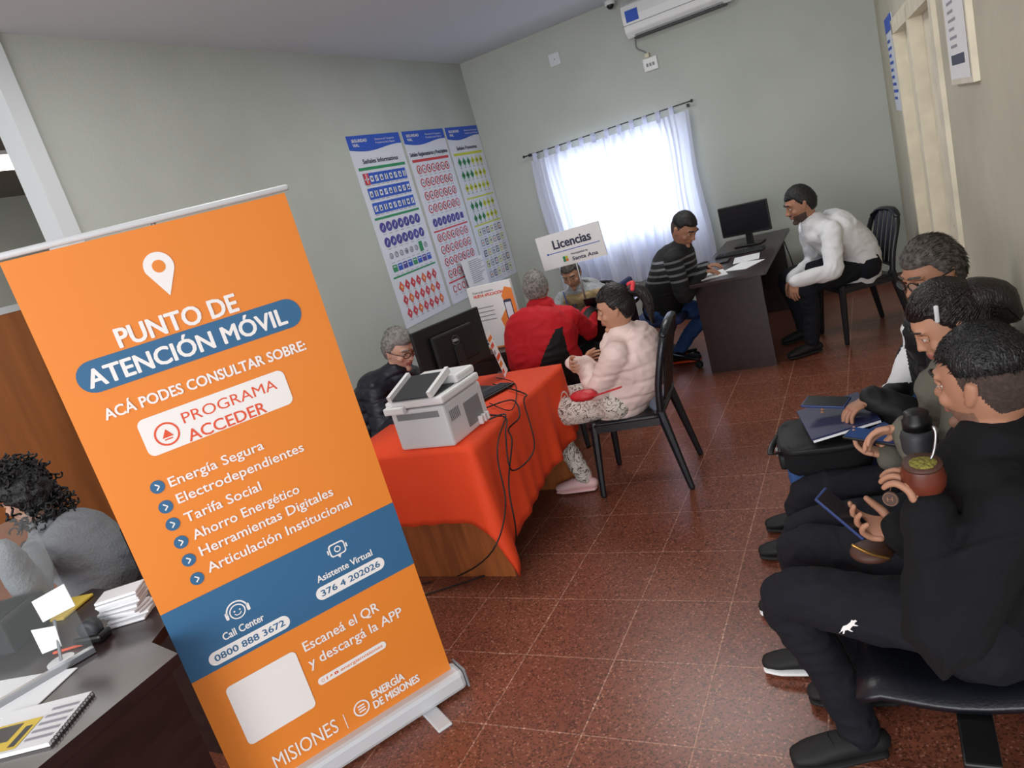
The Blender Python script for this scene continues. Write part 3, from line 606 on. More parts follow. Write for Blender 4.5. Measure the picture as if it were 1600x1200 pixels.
cable2=nb();tube(cable2,[(-.8,6.85,.74),(-.75,6.8,.5),(-.74,6.7,.35),(-.8,6.9,.1)],.005,6,sub=5);tag(obj('cable',cable2,'cable',None,True),'black cable behind the far dark desk','cable')
# ================= CHAIRS =================
def chair(loc,yaw,label,bh=1,sw=.019):
    t=thing('plastic_chair',label,'chair',loc,'black plastic chairs');R=rotz(yaw);o=V(loc)
    def X(p):
        p=V(p)
        if p.z>.45:p.z=.45+(p.z-.45)*bh
        return o+R@p
    b=nb();rows=[]
    for j in range(9):
        y=-.2+.42*j/8;r=[]
        for i in range(9):
            x=-.21+.42*i/8;z=.44-.014*math.cos(x/.21*PI/2)*math.cos((y)/.22*PI/2)-(.02 if j==8 else 0);r.append(b.verts.new(X((x,y,z))))
        rows.append(r)
    for a,c in zip(rows,rows[1:]):
        for i in range(8):b.faces.new((a[i],a[i+1],c[i+1],c[i]))
    s=obj('seat',b,'plastic',t,True);m=s.modifiers.new('s','SOLIDIFY');m.thickness=.014;m.offset=-1
    ap=nb()
    bx(ap,(-.2,.19,.385),(.2,.205,.43),R,o);bx(ap,(-.21,-.18,.385),(-.195,.2,.43),R,o);bx(ap,(.195,-.18,.385),(.21,.2,.43),R,o);obj('seat_frame',ap,'plastic',t)
    for x,y,dx,dy in ((-.19,.19,-.03,.04),(.19,.19,.03,.04)):
        l=nb();tube(l,[X((x,y,.43)),X((x+dx,y+dy,0.012))],[(.026,.022),(.018,.015)],8,sub=1);obj('leg',l,'plastic',t)
    for s_ in (-1,1):
        l=nb();tube(l,[X((s_*.19,-.19,.45)),X((s_*.225,-.27,.012))],[(.028,.024),(.018,.015)],8,sub=1);obj('leg',l,'plastic',t)
    bk=nb()
    for s_ in (-1,1):tube(bk,[X((s_*.195,-.19,.43)),X((s_*.2,-.215,.6)),X((s_*.19,-.28,.8)),X((s_*.13,-.305,.87))],[(.020,.016)]*4,8,sub=3)
    tube(bk,[X((-.18,-.29,.84)),X((-.09,-.31,.885)),X((.09,-.31,.885)),X((.18,-.29,.84))],[(.024,.014)]*4,8,sub=3)
    tube(bk,[X((-.19,-.2,.5)),X((0,-.225,.5)),X((.19,-.2,.5))],[(.02,.01)]*3,8,sub=3)
    obj('back_frame',bk,'plastic',t,True)
    for x in (-.13,-.065,0,.065,.13):
        l=nb();tube(l,[X((x,-.22,.5)),X((x*1.02,-.265,.7)),X((x,-.31,.87))],[(sw,.006)]*3,8,ref=R@V((1,0,0)),sub=3);obj('slat',l,'plastic',t,True)
    return t
def yaw_of(f): return math.atan2(-f[0],f[1])
chair((-1.375,3.71,0),yaw_of((-.435,-.04)),'black plastic slatted chair holding the person in the pink jacket',1.05,.028)
chair((-.25,6.07,0),yaw_of((-.5,-.25)),'black plastic chair holding the person in the white sweatshirt',1,.030)
chair((-2.17,4.50,0),yaw_of((0,1)),'low-backed black plastic chair holding the person in the red jacket',.5)
chair((-2.3,5.8,0),yaw_of((.05,-1)),'black plastic chair behind the licence desk',.8)
chair((-2.98,3.28,0),yaw_of((1,0)),'black plastic chair of the person in the navy puffer jacket')
def office_chair(loc,yaw,label,upm='jeansdk',bz=.95):
    t=thing('office_chair',label,'chair',loc);R=rotz(yaw);o=V(loc)
    obj('seat',box((-.23,-.22,.42),(.23,.24,.49),R,o),upm,t,bevel=.03);obj('backrest',box((-.2,-.29,.6),(.2,-.23,bz),R,o),upm,t,bevel=.03)
    b=nb();tube(b,[o+V((0,0,.09)),o+V((0,0,.42))],.025,10,sub=1);tube(b,[o+R@V((0,-.1,.43)),o+R@V((0,-.3,.45)),o+R@V((0,-.3,.7))],.018,8,sub=2);obj('column',b,'black',t,True)
    for k in range(5):
        a=2*PI*k/5+yaw;d=V((math.cos(a),math.sin(a),0));b=nb();tube(b,[o+V((0,0,.11)),o+d*.27+V((0,0,.075))],[.022,.015],8,sub=1);l=obj('leg',b,'black',t,True)
        b=nb();lathe(b,o+d*.27+V((0,0,.03))-V((-d.y,d.x,0))*.02,[(.02,0),(.03,.005),(.03,.035),(.02,.04)],12,(-d.y,d.x,0));obj('caster',b,'blackmat',l,True)
    return t
office_chair((-1.72,5.8,0),yaw_of((1,-.05)),'dark blue office chair with castors under the person in stripes',bz=.82)
office_chair((-3.12,1.68,0),yaw_of((-.9,-.4)),'black office chair behind the person in the grey sweater','black')
t=thing('waiting_bench','black beam bench with separate seats along the right wall','bench',(.08,2.3,0))
b=nb();bx(b,(.0,1.38,.34),(.07,3.1,.4));obj('beam',b,'black',t,bevel=.005)
for y in (1.75,2.28,2.8):
    b=nb();rows=[]
    for j in range(9):
        x=-.2+.42*j/8;z=.43+(.012*math.cos(j/8*PI*2))
        if j==0:z-=.02
        rows.append([b.verts.new((x,y+d,z+abs(d)*.03)) for d in (-.235,-.15,0,.15,.235)])
    for a,c in zip(rows,rows[1:]):
        for i in range(4):b.faces.new((a[i],a[i+1],c[i+1],c[i]))
    s=obj('seat',b,'plastic',t,True);m=s.modifiers.new('s','SOLIDIFY');m.thickness=.018
    b=nb();bx(b,(.225,y-.22,.5),(.25,y+.22,.86));obj('backrest',b,'plastic',t,bevel=.01)
    b=nb();bx(b,(.2,y-.02,.41),(.235,y+.02,.6));bx(b,(.0,y-.02,.39),(.21,y+.02,.42));obj('bracket',b,'black',t)
for y in (1.62,2.95):
    b=nb();bx(b,(.01,y-.035,.03),(.06,y+.035,.35));obj('leg',b,'black',t,bevel=.004);b=nb();bx(b,(-.22,y-.03,0),(.24,y+.03,.035));obj('foot_bar',b,'black',t,bevel=.008)
# ================= PEOPLE =================
def ik(a,b,l1,l2,hint):
    a=V(a);b=V(b);d=b-a;L=d.length
    if L>(l1+l2)*.99:b=a+d*((l1+l2)*.99/L);d=b-a;L=d.length
    n=d/L;x=(l1*l1-l2*l2+L*L)/(2*L);h=math.sqrt(max(0,l1*l1-x*x));hv=V(hint);hv=hv-n*hv.dot(n)
    return a+n*x+hv.normalized()*h,b
def remesh(bm,vox,it=3):
    me=bpy.data.meshes.new('t');bmesh.ops.recalc_face_normals(bm,faces=bm.faces);bm.to_mesh(me);bm.free();o=bpy.data.objects.new('t',me);C.objects.link(o)
    m=o.modifiers.new('r','REMESH');m.mode='VOXEL';m.voxel_size=vox
    if it:
        s=o.modifiers.new('s','SMOOTH');s.iterations=it;s.factor=.5
    dg=bpy.context.evaluated_depsgraph_get();dg.update();r=bpy.data.meshes.new_from_object(o.evaluated_get(dg));bpy.data.objects.remove(o);bpy.data.meshes.remove(me);return r
def sst(a,b,x):
    t=min(1,max(0,(x-a)/(b-a)));return t*t*(3-2*t)
def headpt(d,k):
    x,y,z=.073*d.x,.093*d.y,.12*d.z;lo=max(0,-d.z)
    x*=1-.30*lo**1.4
    if d.y<0:y*=1-.38*lo
    else:y+=.012*lo
    if d.y>.2:
        for sx in (-1,1):y-=.010*math.exp(-((x-sx*.031)**2+(z-.008)**2)/(2*.013**2))
        y+=.004*math.exp(-((z-.035)**2)/(2*.015**2)) 
    return V((x,y,z))*k
def sph(n=30,m=40):
    for i in range(1,n):
        yield [V((math.sin(PI*i/n)*math.cos(2*PI*j/m),math.sin(PI*i/n)*math.sin(2*PI*j/m),math.cos(PI*i/n))) for j in range(m)]
def closed(bm,fn,n=30,m=40):
    rows=[[bm.verts.new(fn(d)) for d in r] for r in sph(n,m)]
    for a,c in zip(rows,rows[1:]):
        for j in range(m):bm.faces.new((a[j],c[j],c[(j+1)%m],a[(j+1)%m]))
    t=bm.verts.new(fn(V((0,0,1))));u=bm.verts.new(fn(V((0,0,-1))))
    for j in range(m):bm.faces.new((t,rows[0][j],rows[0][(j+1)%m]));bm.faces.new((u,rows[-1][(j+1)%m],rows[-1][j]))
def hzone(d):
    az=d.y;zt=.5 if az>.45 else (.02+(.48)*sst(.05,.45,az) if az>-.1 else -.5+.52*sst(-.5,-.1,az))
    return sst(zt-.10,zt+.06,d.z)
def hairfn(kind):
    def thick(d):
        th={'short':.009,'fade':.009,'grey':.012,'salt':.012,'tied':.010,'curly':.030}[kind]
        c=hzone(d)
        if kind=='fade':c*=sst(.05,.5,d.z)
        return -.008+c*(.008+th)
    return thick
def rdir():
    while 1:
        d=V((random.uniform(-1,1),random.uniform(-1,1),random.uniform(-1,1)))
        if .1<d.length<1:return d.normalized()
def hand_parts(w,fd,pn,side,curl,k,spread=1,thumb=.3):
    fd=V(fd).normalized();pn=V(pn);pn=(pn-fd*pn.dot(fd)).normalized();tm=pn.cross(fd)*side
    palm=([w,w+fd*.035*k,w+fd*.078*k],[(.025*k,.018*k),(.034*k,.015*k),(.037*k,.012*k)],tm)
    fs=[]
    cs=curl if isinstance(curl,(list,tuple)) else [curl]*4
    for i,(o,L) in enumerate(((.030,.070),(.010,.078),(-.010,.073),(-.030,.058))):
        p=w+fd*(.074-.004*abs(i-1))*k+tm*o*k;pts=[p-fd*.02*k,p];a=0;d=(fd+tm*(o*2.2*spread)).normalized()
        for q,f in enumerate((.45,.32,.25)):
            a+=cs[i]*(.8,1.0,.7)[q];dd=d*math.cos(a)+pn*math.sin(a);p=p+dd*L*f*k;pts.append(p)
        fs.append((pts,[.0084*k,.0088*k,.0081*k,.0072*k,.0060*k]))
    p=w+fd*.022*k+tm*.022*k;d=(fd*.75+tm*.75+pn*thumb).normalized();d2=(fd*.9+tm*.25+pn*(thumb+.25)).normalized()
    fs.append(([p,p+d*.035*k,p+d*.035*k+d2*.027*k,p+d*.035*k+d2*.05*k],[.0130*k,.0110*k,.0092*k,.0072*k]))
    return palm,fs
def shoe(t,A,fd,m,solem,k):
    fd=V((fd[0],fd[1],0)).normalized();A=V((A.x,A.y,max(A.z,.085)));z0=A.z-.085;side=UP.cross(fd)
    def p(a,z):return V((A.x,A.y,0))+fd*a*k+V((0,0,z0+z))
    b=nb();tube(b,[p(-.045,.045),p(0,.05),p(.07,.048),p(.13,.04),p(.175,.034)],[(.034*k,.03),(.038*k,.036),(.043*k,.032),(.045*k,.025),(.034*k,.018)],14,ref=side,sub=3)
    tube(b,[p(-.005,.05),p(-.008,.105)],[(.036*k,.042*k),(.036*k,.04*k)],14,ref=side,sub=1)
    s=obj('shoe',b,m,t,True)
    b=nb();tube(b,[p(-.05,.012),p(0,.012),p(.07,.012),p(.13,.012),p(.18,.014)],[(.036*k,.011),(.038*k,.012),(.045*k,.012),(.047*k,.012),(.036*k,.011)],14,ref=side,sub=3);obj('sole',b,solem,s,True)
    b=nb()
    for q in (.03,.055,.08):tube(b,[p(q,.075)-side*.02*k,p(q+.004,.088-q*.1),p(q,.075)+side*.02*k],.0025,5,sub=2)
    obj('laces',b,solem,s,True)
def wr(me,amp,fq,quilt=None):
    n=len(me.vertices);co_=np.empty(n*3,np.float32);no=np.empty(n*3,np.float32);me.vertices.foreach_get('co',co_);me.vertices.foreach_get('normal',no);co_=co_.reshape(-1,3);no=no.reshape(-1,3)
    A=np.empty(n,np.float32);nz=noise.noise
    for i,(x,y,z) in enumerate(co_.tolist()):
        w1=nz(V((x*5,y*5,z*5)))
        a=w1*amp*1.0
        r1=max(0,1-abs(nz(V((x*fq*.8+w1*1.5+5,y*fq*.8+w1*1.5,z*fq*1.7))))*2.2)
        a+=(r1*r1*(3-2*r1)*.95-.35)*amp
        if quilt:a-=quilt[0]*math.exp(-((((z+.02*nz(V((x*4,y*4,z*4))))/quilt[1])%1-.5)/.14)**2)
        A[i]=a
    co_+=no*A[:,None];me.vertices.foreach_set('co',co_.ravel());me.update()
def person(label,P,f,Hc,hf,hands,feet,skin='tan',top='blackcloth',pants='blackpants',shoem='blackmat',solem='blackmat',hair=('short','hairblack'),k=1,fem=False,vox=.009,tk=.016,hk=1,pv=(),
           kh=(.3,.3),elb=(None,None),hood=False,collar=.01,wrk=(.006,14),quilt=None,stub=None,fdirs=None,split=None,browm=None,hup=UP,group=None,bv=.006,nk=0,bulk=0,ns=500):
    P=V(P);f=V(f).normalized();l=UP.cross(f);Hc=V(Hc);hf=V(hf).normalized()
    t=thing('person',label,'person',(P.x,P.y,0),group)
    up1=((Hc-P).normalized()*.6+UP*.6).normalized()
    N=Hc-up1*(.165+nk)*k*hk-hf*.02;L=(N-P).length;bulge=min(.1,math.sqrt(max(0,.48*k-L)*.12)+.02)
    dN=(N-P).normalized();mid=P+(N-P)*.42-f*bulge;chest=P+(N-P)*.76-f*bulge*.55;fs=.9 if fem else 1.0
    shw=.172*k*fs;S=[N-dN*.055*k+l*shw*s for s in (1,-1)];HJ=[P+l*.09*k*s for s in (1,-1)]
    arms=[];palms=[];fing=[]
    for i,h in enumerate(hands):
        e,w=ik(S[i],h['w'],.29*k,.255*k,elb[i] if elb[i] is not None else (l*(1,-1)[i]*.5-UP-f*.3));arms.append((S[i],e,w))
        pl,fg=hand_parts(w,h.get('d',w-e),h.get('n',V((0,0,-1))),(1,-1)[i],h.get('c',.35),k*h.get('k',.92),h.get('sp',1),h.get('th',.3));palms.append(pl);fing+=fg
    legs=[]
    for i,A in enumerate(feet):
        A=V(A);hint=UP+f*.6+l*((1,-1)[i]*kh[i]);kn,A2=ik(HJ[i],A,.44*k,.42*k,hint);legs.append((HJ[i],kn,A2))
    def build(b,tt,tp,lg,full):
        ta=tt*.62 if tt>0 else tt
        if tp:
            rr=[(.155,.12),(.155,.125),(.15,.12),(.165,.125),(.125,.095),(.06,.06)]
            rr=[((a*fs+tt+(bulk if not full and j<4 else 0))*k,(c+tt+(bulk if not full and j<4 else 0))*k) for j,(a,c) in enumerate(rr)]
            tube(b,[P-UP*.02,P+(mid-P)*.4,mid,chest,N-dN*.05*k,N+dN*.01],rr,20,ref=l,sub=4)
            tube(b,[S[0]-UP*.008,N-dN*.04*k,S[1]-UP*.008],[(.052+ta)*k,(.064+ta)*k,(.052+ta)*k],14,sub=3)
            for s,e,w in arms:
                we=w if full else w-(w-e).normalized()*.005
                tube(b,[s,s*.5+e*.5,e,e*.5+we*.5,we],[(.052+ta)*k,(.048+ta)*k,(.043+ta)*k,(.037+ta)*k,(.027+ta*(1.0 if not full else 0))*k],14,sub=4)
        if lg:
            tube(b,[HJ[0]+l*.02,HJ[1]-l*.02],[(.10+tt)*k]*2,14,sub=2);tube(b,[P,P+UP*.1],[((.145*fs+tt)*k,(.105+tt)*k)]*2,18,ref=l,sub=1)
            for h,kn,A in legs:
                tube(b,[h,h*.5+kn*.5,kn,kn*.5+A*.5+f*-.01,A],[(.082+tt)*k,(.070+tt)*k,(.056+tt)*k,(.047+tt)*k,(.036+tt*(1.2 if not full else .2))*k],16,sub=4)
    Rh=fr(hf,hup);hkk=k*hk
    b=nb();build(b,-.014,True,True,True)
    for pts,rr,ref in palms:tube(b,pts,rr,14,ref=ref,sub=3)
    tube(b,[N-dN*.04,N+(Hc-N)*.45,Hc-Rh@V((0,.02,.03))*hkk],[.058*k,.05*k,.05*k],14,sub=3)
    closed(b,lambda d:Hc+Rh@headpt(d,hkk))
    def hp(x,y,z):return Hc+Rh@(V((x,y,z))*hkk)
    fz=.75 if fem else 1
    tube(b,[hp(0,.088,.018),hp(0,.098,-.008),hp(0,.108 if not fem else .105,-.026)],[.007*hkk,.008*hkk*fz,.0108*hkk*fz],10,sub=3)
    for s in (-1,1):
        ball(b,hp(s*.011,.099,-.029),.0074*hkk*fz);tube(b,[hp(s*.012,.088,.027),hp(s*.03,.088,.031),hp(s*.048,.075,.026)],.0070*hkk*fz,8)
        tube(b,[hp(s*.072,.006,-.028),hp(s*.077,-.004,-.004),hp(s*.079,-.010,.016)],[(.006*hkk,.008*hkk),(.006*hkk,.013*hkk),(.006*hkk,.013*hkk)],10,ref=Rh@V((1,0,0)),sub=3)
        ball(b,hp(s*.043,.062,-.025),(.02*hkk,.018*hkk,.02*hkk))
    tube(b,[hp(-.020,.086,-.051),hp(0,.096,-.049),hp(.020,.086,-.051)],.0060*hkk,8);tube(b,[hp(-.017,.086,-.061),hp(0,.095,-.062),hp(.017,.086,-.061)],.0064*hkk,8)
    ball(b,hp(0,.078,-.096),(.022*hkk*fz,.017*hkk,.017*hkk))
    me=remesh(b,bv,2)
    kind,hm=hair;th=hairfn(kind)
    mats=[skin,'lips',stub or skin,'fadehair'];Ri=Rh.inverted()
    for p in me.polygons:
        c_=p.center
        if (c_-Hc).length>.2:p.material_index=0;continue
        q=(Ri@(c_-Hc))/hkk
        if kind=='fade' and abs(q.x)<.0745 and q.y<.085 and hzone(V((q.x/.073,q.y/.093,q.z/.12)).normalized())>.5+.3*noise.noise(q*60):p.material_index=3
        elif abs(q.x)<.024 and q.y>.07 and -.069<q.z<-.046 and q.y>.088-abs(q.x)*.3:p.material_index=1
        elif stub and q.z<-.036 and q.z>-.14 and q.y>.005 and (q.z<-.05 or q.y>.085) :p.material_index=2
        else:p.material_index=0
    bb=bmesh.new();bb.from_mesh(me);bpy.data.meshes.remove(me)
    for pts,rr in fing:tube(bb,pts,rr,10,sub=3)
    for s in (-1,1):
        tube(bb,[hp(s*.046,.073,.010),hp(s*.031,.0868,.0145),hp(s*.017,.077,.008)],.0050*hkk,8);tube(bb,[hp(s*.044,.075,.0),hp(s*.031,.084,-.0030),hp(s*.018,.077,.001)],.0038*hkk,8)
    obj('body',bb,mats,t,True)
    for s in (-1,1):
        b=nb();ball(b,hp(s*.031,.0745,.004),.0122*hkk,Rh,12);o=obj('eye',b,['eyewhite','iris'],t,True);e0=hp(s*.031,.0745,.004)-worg(t);dv=(Rh@V((0,1,-.15))).normalized()
        for p in o.data.polygons:
            if (p.center-e0).normalized().dot(dv)>.84:p.material_index=1
        eb=.6 if fem else 1
        b=nb();tube(b,[hp(s*.014,.098,.030),hp(s*.032,.097,.035),hp(s*.05,.08,.030)],[(.003*hkk*eb,.004*hkk*eb)]*3,8,sub=3);obj('eyebrow',b,browm or hair[1],t,True)
    b=nb()
    def hfn(d):
        q=headpt(d,1);nn=V((d.x,d.y,d.z)).normalized();a=th(d)
        a+=.0015*noise.noise(V((d.x*14,d.y*14,d.z*9)))*(1 if a>0 else 0)
        if kind=='curly' and a>0:a+=.02*noise.noise(d*5)+.008*noise.noise(d*12)
        return Hc+Rh@((q+nn*a)*hkk)
    closed(b,hfn,44,56)
    if kind=='tied':
        for pts,rr in pv:tube(b,[hp(*q) for q in pts],[r*hkk for r in rr],14,sub=4)
        db=V((0,-.95,.30)).normalized();n_=0
        while n_<ns//2:
            d=rdir()
            if hzone(d)<.35 or d.y<-.5:continue
            n_+=1;pts=[]
            for q in range(7):
                u=q/6;dd=(d*(1-u)+db*u).normalized();pts.append(Hc+Rh@((headpt(dd,1)+dd*(max(th(dd),.002)+.0008+.0012*random.random()))*hkk))
            tube(b,pts,[.0012*hkk,.0022*hkk,.0025*hkk,.0025*hkk,.0025*hkk,.0025*hkk,.0025*hkk],4,sub=1,cap=False)
        for pts,rr in pv:
            for q in range(40):
                a=random.uniform(0,2*PI)
                P_=[hp(pt[0]+math.cos(a+j*.5)*rr[j]*.98,pt[1]+.3*math.sin(a+j*.5)*rr[j],pt[2]+math.sin(a+j*.5)*rr[j]*.98) for j,pt in enumerate(pts)]
                tube(b,P_,.0022*hkk,4,sub=2,cap=False)
    elif kind!='curly':
        n_=0;L0={'fade':.013,'short':.017,'grey':.028,'salt':.028}[kind]
        while n_<ns:
            d=rdir()
            if th(d)<.0:continue
            n_+=1;q=headpt(d,1)+d*max(th(d)-.004,-.001)
            cm=V((d.x*.5,.25 if (kind in('fade','short') and d.y>.2) else -.7,-.25 if d.z<.4 else .1))+rdir()*.45;cm=(cm-d*cm.dot(d)).normalized();si=d.cross(cm)
            LL=L0*random.uniform(.6,1.2);tip=q+cm*LL+d*(.005+.002*random.random());r_=.0020
            v=[b.verts.new(Hc+Rh@(x*hkk)) for x in (q+si*r_,q-si*r_,q+d*r_*1.6,tip)]
            for tr in ((0,1,3),(1,2,3),(2,0,3)):b.faces.new([v[j] for j in tr])
    if kind=='curly':
        for i in range(420):
            d=rdir()
            if (d.y>.3 and d.z<.5) or d.y>.75:continue
            q=headpt(d,1)+d*random.uniform(.012,.045)
            if d.z<.1:q+=V((0,-.05*random.random(),-.12*random.random()))
            c1=Hc+Rh@(q*hkk);ax_=(rdir()+Rh@V((0,0,1))).normalized();s1=ax_.orthogonal().normalized();s2=ax_.cross(s1);rr_=random.uniform(.008,.014)
            tube(b,[c1+s1*rr_*math.cos(a)+s2*rr_*math.sin(a)+ax_*a*.006 for a in [u*.9 for u in range(9)]],random.uniform(.003,.0055),5,sub=1)
    me=bpy.data.meshes.new('hair');bmesh.ops.recalc_face_normals(b,faces=b.faces);b.to_mesh(me);b.free();me.materials.append(M[hm]);link('hair',me,t,True)
    b=nb();build(b,tk,True,False,False)
    if collar:tube(b,[N-dN*.03*k-f*.01,N+(Hc-N)*.12],[(.076*k,.072*k),(.062*k+collar,.060*k+collar)],16,ref=l,sub=2)
    if hood:tube(b,[N+l*.07+f*.03,N+l*.075-f*.06-UP*.02,N-f*.1-UP*.04,N-l*.075-f*.06-UP*.02,N-l*.07+f*.03],[(.02,.03),(.032,.04),(.042,.05),(.032,.04),(.02,.03)],12,sub=3)
    me=remesh(b,vox,8);wr(me,wrk[0],wrk[1],quilt)
    tops=top if isinstance(top,list) else [top]
    for x in tops:me.materials.append(M[x])
    if split:
        for p in me.polygons:p.material_index=split(p.center,f,l,P,N,arms)
    link('upper_garment',me,t,True)
    b=nb();build(b,.010 if fem else .013,False,True,False);me=remesh(b,vox,5);wr(me,.0055,13);me.materials.append(M[pants]);link('trousers',me,t,True)
    for i,(h,kn,A) in enumerate(legs):
        shoe(t,A,fdirs[i] if fdirs else f,shoem,solem,k)
    return dict(t=t,arms=arms,Hc=Hc,Rh=Rh,hk=hkk,N=N,f=f,l=l,P=P,hp=hp,legs=legs)
def ank(px,py,dz=.09,x=0,y=0):
    p=WZ(px,py,0);return V((p.x+x,p.y+y,dz))
def glasses(p,label,m='blackmat'):
    hp=p['hp'];t=thing('eyeglasses',label,'glasses',p['Hc']);k=p['hk']
    b=nb()
    for s in (-1,1):
        c=[hp(s*.033+.024*math.cos(a),.106-abs(.4*(s*.033+.024*math.cos(a)))*.25,.004+.017*math.sin(a)) for a in [2*PI*q/14 for q in range(15)]]
        tube(b,c,.0021*k,6,sub=1);tube(b,[hp(s*.057,.098,.008),hp(s*.082,.05,.01),hp(s*.084,-.01,.008)],.0021*k,6,sub=2)
    tube(b,[hp(-.01,.107,.006),hp(.01,.107,.006)],.0021*k,6,sub=1);obj('frame',b,m,t,True)
    for s in (-1,1):
        b=nb();b.faces.new([b.verts.new(hp(s*.033+.023*math.cos(a),.104,.004+.016*math.sin(a))) for a in [2*PI*q/14 for q in range(14)]]);obj('lens',b,'lens',t)
def phone(c,u,n,label,m='phoneblue',screen=True,L=.15,Wd=.072):
    u=V(u).normalized();n=V(n);n=(n-u*n.dot(u)).normalized();s=u.cross(n);R=Matrix((s,u,n)).transposed()
    t=thing('mobile_phone',label,'phone',c);obj('case',box((-Wd/2,-L/2,-.005),(Wd/2,L/2,.004),R,c),m,t,bevel=.003);obj('screen',box((-Wd/2+.003,-L/2+.005,.004),(Wd/2-.003,L/2-.005,.0048),R,c),'phonescr' if screen else 'screen',t);return R
# A
person('person with curly black hair in a grey sweater and jeans seated at the left desk',(-3.2,1.62,.55),(-.9,-.42,0),W(42,777,.0028),(-.95,-.25,-.12),
  [dict(w=W(5,860,.0023),d=(-.5,-.3,.3),n=(0,0,-1)),dict(w=(-3.6,1.6,.8),d=(-1,-.3,0))],[(-3.5,1.3,.09),(-3.6,1.55,.09)],'fair','greywool','jeansdk',hair=('curly','hairblack'),fem=True,k=1.05,tk=.026,wrk=(.005,9),collar=.008)
# B
pB=person('grey-haired person in glasses and a navy puffer jacket behind the printer',(-2.97,3.28,.55),(1,-.03,0),W(622,545,.00378),(.93,-.22,-.42),
  [dict(w=(-2.42,3.38,.80),d=(1,-.3,-.05)),dict(w=(-2.40,3.08,.80),d=(1,.3,-.05))],[(-2.6,3.4,.09),(-2.6,3.15,.09)],'fair','navy','blackpants',hair=('grey','hairgrey'),tk=.042,bulk=.01,quilt=(.010,.075),wrk=(.003,14),collar=.016,hk=1.05)
glasses(pB,'dark-rimmed eyeglasses on the grey-haired person behind the printer')
# C
def csplit(c,f,l,P,N,arms):
    q=c-P;d=q.dot(l);z=q.z
    return 1 if ((-.24<d<-.05 and z<.02+(-d)*1.5 and z<.33)) else 0
person('grey-haired person in a bulky red and black jacket with back to the camera',(-2.14,4.38,.53),(0,1,0),W(838,452,.00434),(-.35,1,-.25),
  [dict(w=(-2.34,4.90,.78),d=(0,1,0)),dict(w=(-1.97,4.90,.78),d=(0,1,0))],[(-2.3,4.75,.09),(-2.05,4.75,.09)],'fair',['redj','puffblack'],'blackpants',hair=('grey','hairgrey'),tk=.052,bulk=.035,wrk=(.006,8),split=csplit,collar=.024,hood=True,k=1.04,elb=(V((-.25,-.2,-1)),V((.25,-.2,-1))))
# D
def dsplit(c,f,l,P,N,arms):
    d=abs((c-P).dot(l));return 0 if d<.17 and c.z<N.z-.015 else 1
person('person in a beige vest over a checked shirt behind the licence desk',(-2.26,5.74,.58),(.05,-1,0),W(893,428,.00525),(.05,-1,-.40),
  [dict(w=(-2.06,5.28,.79),d=(0,-1,0)),dict(w=(-2.40,5.28,.79),d=(0,-1,0))],[(-2.2,5.5,.09),(-2.4,5.5,.09)],'tan',['beigev','checked'],'jeansdk',hair=('short','hairsalt'),split=dsplit,tk=.022)
b=nb();tube(b,[WY(880,456,5.53),WY(893,486,5.51),WY(906,454,5.53)],.004,6);tag(obj('lanyard',b,'p_blue',None,True),'blue lanyard round the neck of the person in the vest','lanyard')
# E
pE=person('person in a pale pink jacket with arms crossed and patterned trousers',(-1.43,3.68,.53),(-1,-.07,0),W(963,481,.00338),(-1,-.26,-.10),
  [dict(w=(-1.60,3.73,.735),d=(.25,1,.0),n=(1,0,0),c=.5),dict(w=(-1.625,3.62,.775),d=(.25,-1,-.05),n=(1,0,0),c=.5)],[ank(905,770,y=.02,x=.05),ank(868,752,x=.05,y=.06)],'tan','pink','floral','pinksole','pinksole',
  hair=('tied','hairbrown'),fem=True,k=1.0,hk=1.03,tk=.034,bulk=.006,wrk=(.005,8),quilt=(.005,.085),hood=True,pv=[([(0,-.08,.055),(0,-.115,.06),(0,-.145,.035),(0,-.16,-.02),(0,-.15,-.13)],[.022,.030,.032,.028,.010])],kh=(0,0),collar=.016,vox=.008,elb=(V((-.1,-.6,-1)),V((-.1,.7,-1))))
b=nb();hp=pE['hp'];tube(b,[hp(.02,-.095,.09),hp(0,-.120,.095),hp(-.03,-.11,.07)],.012,8);tag(obj('hair_tie',b,'hairtie',None,True),'red scrunchie on the hair of the person in pink','hair tie')
pc=W(912,618,.00345);b=nb();closed(b,lambda d:pc+V((d.x*.08,d.y*.05,d.z*.030+.008*noise.noise(d*3))),16,24);t=thing('hand_bag','red soft bag tucked on the lap of the person in pink','bag',pc);obj('pouch',b,'redbag',t,True);b=nb();tube(b,[pc+V((.07,-.03,.0)),W(970,605,.00325)],[(.012,.004)]*2,8,sub=1);obj('strap',b,'redbag',t,True)
# F
pF=person('person in a black striped sweater writing at the far dark desk',(-1.68,5.78,.56),(1,-.06,0),W(1067,357,.00475),(.75,-.35,-.6),
  [dict(w=(-1.28,5.86,.79),d=(1,-.2,0)),dict(w=W(1098,425,.0049),d=(1,.15,-.1))],[ank(1040,553,x=-.0),ank(1062,568,x=0)],'tan2','striped','jeans','blackmat','orangesole',hair=('fade','hairblack'),k=1.03,hk=1.05,kh=(.0,.0),tk=.026,bulk=.012,wrk=(.004,10))
# G
pG=person('person in a white sweatshirt leaning forward on a chair at the far right',(-.22,6.02,.55),(-.75,-.42,0),W(1252,318,.0047),(-.95,-.25,-.25),
  [dict(w=WZ(1243,440,.62),d=(-.3,-.2,-1),n=(.5,.6,0)),dict(w=W(1238,437,.0050),d=(-.4,-.1,-1),n=(.5,-.6,0))],[ank(1272,552),ank(1262,535,x=-.02,y=.1)],'tan2','whitecloth','blackpants','blackmat',hair=('short','hairblack'),stub='stubbledk',k=1.05,hk=1.08,kh=(.2,.2),tk=.03,bulk=.012,wrk=(.008,7))
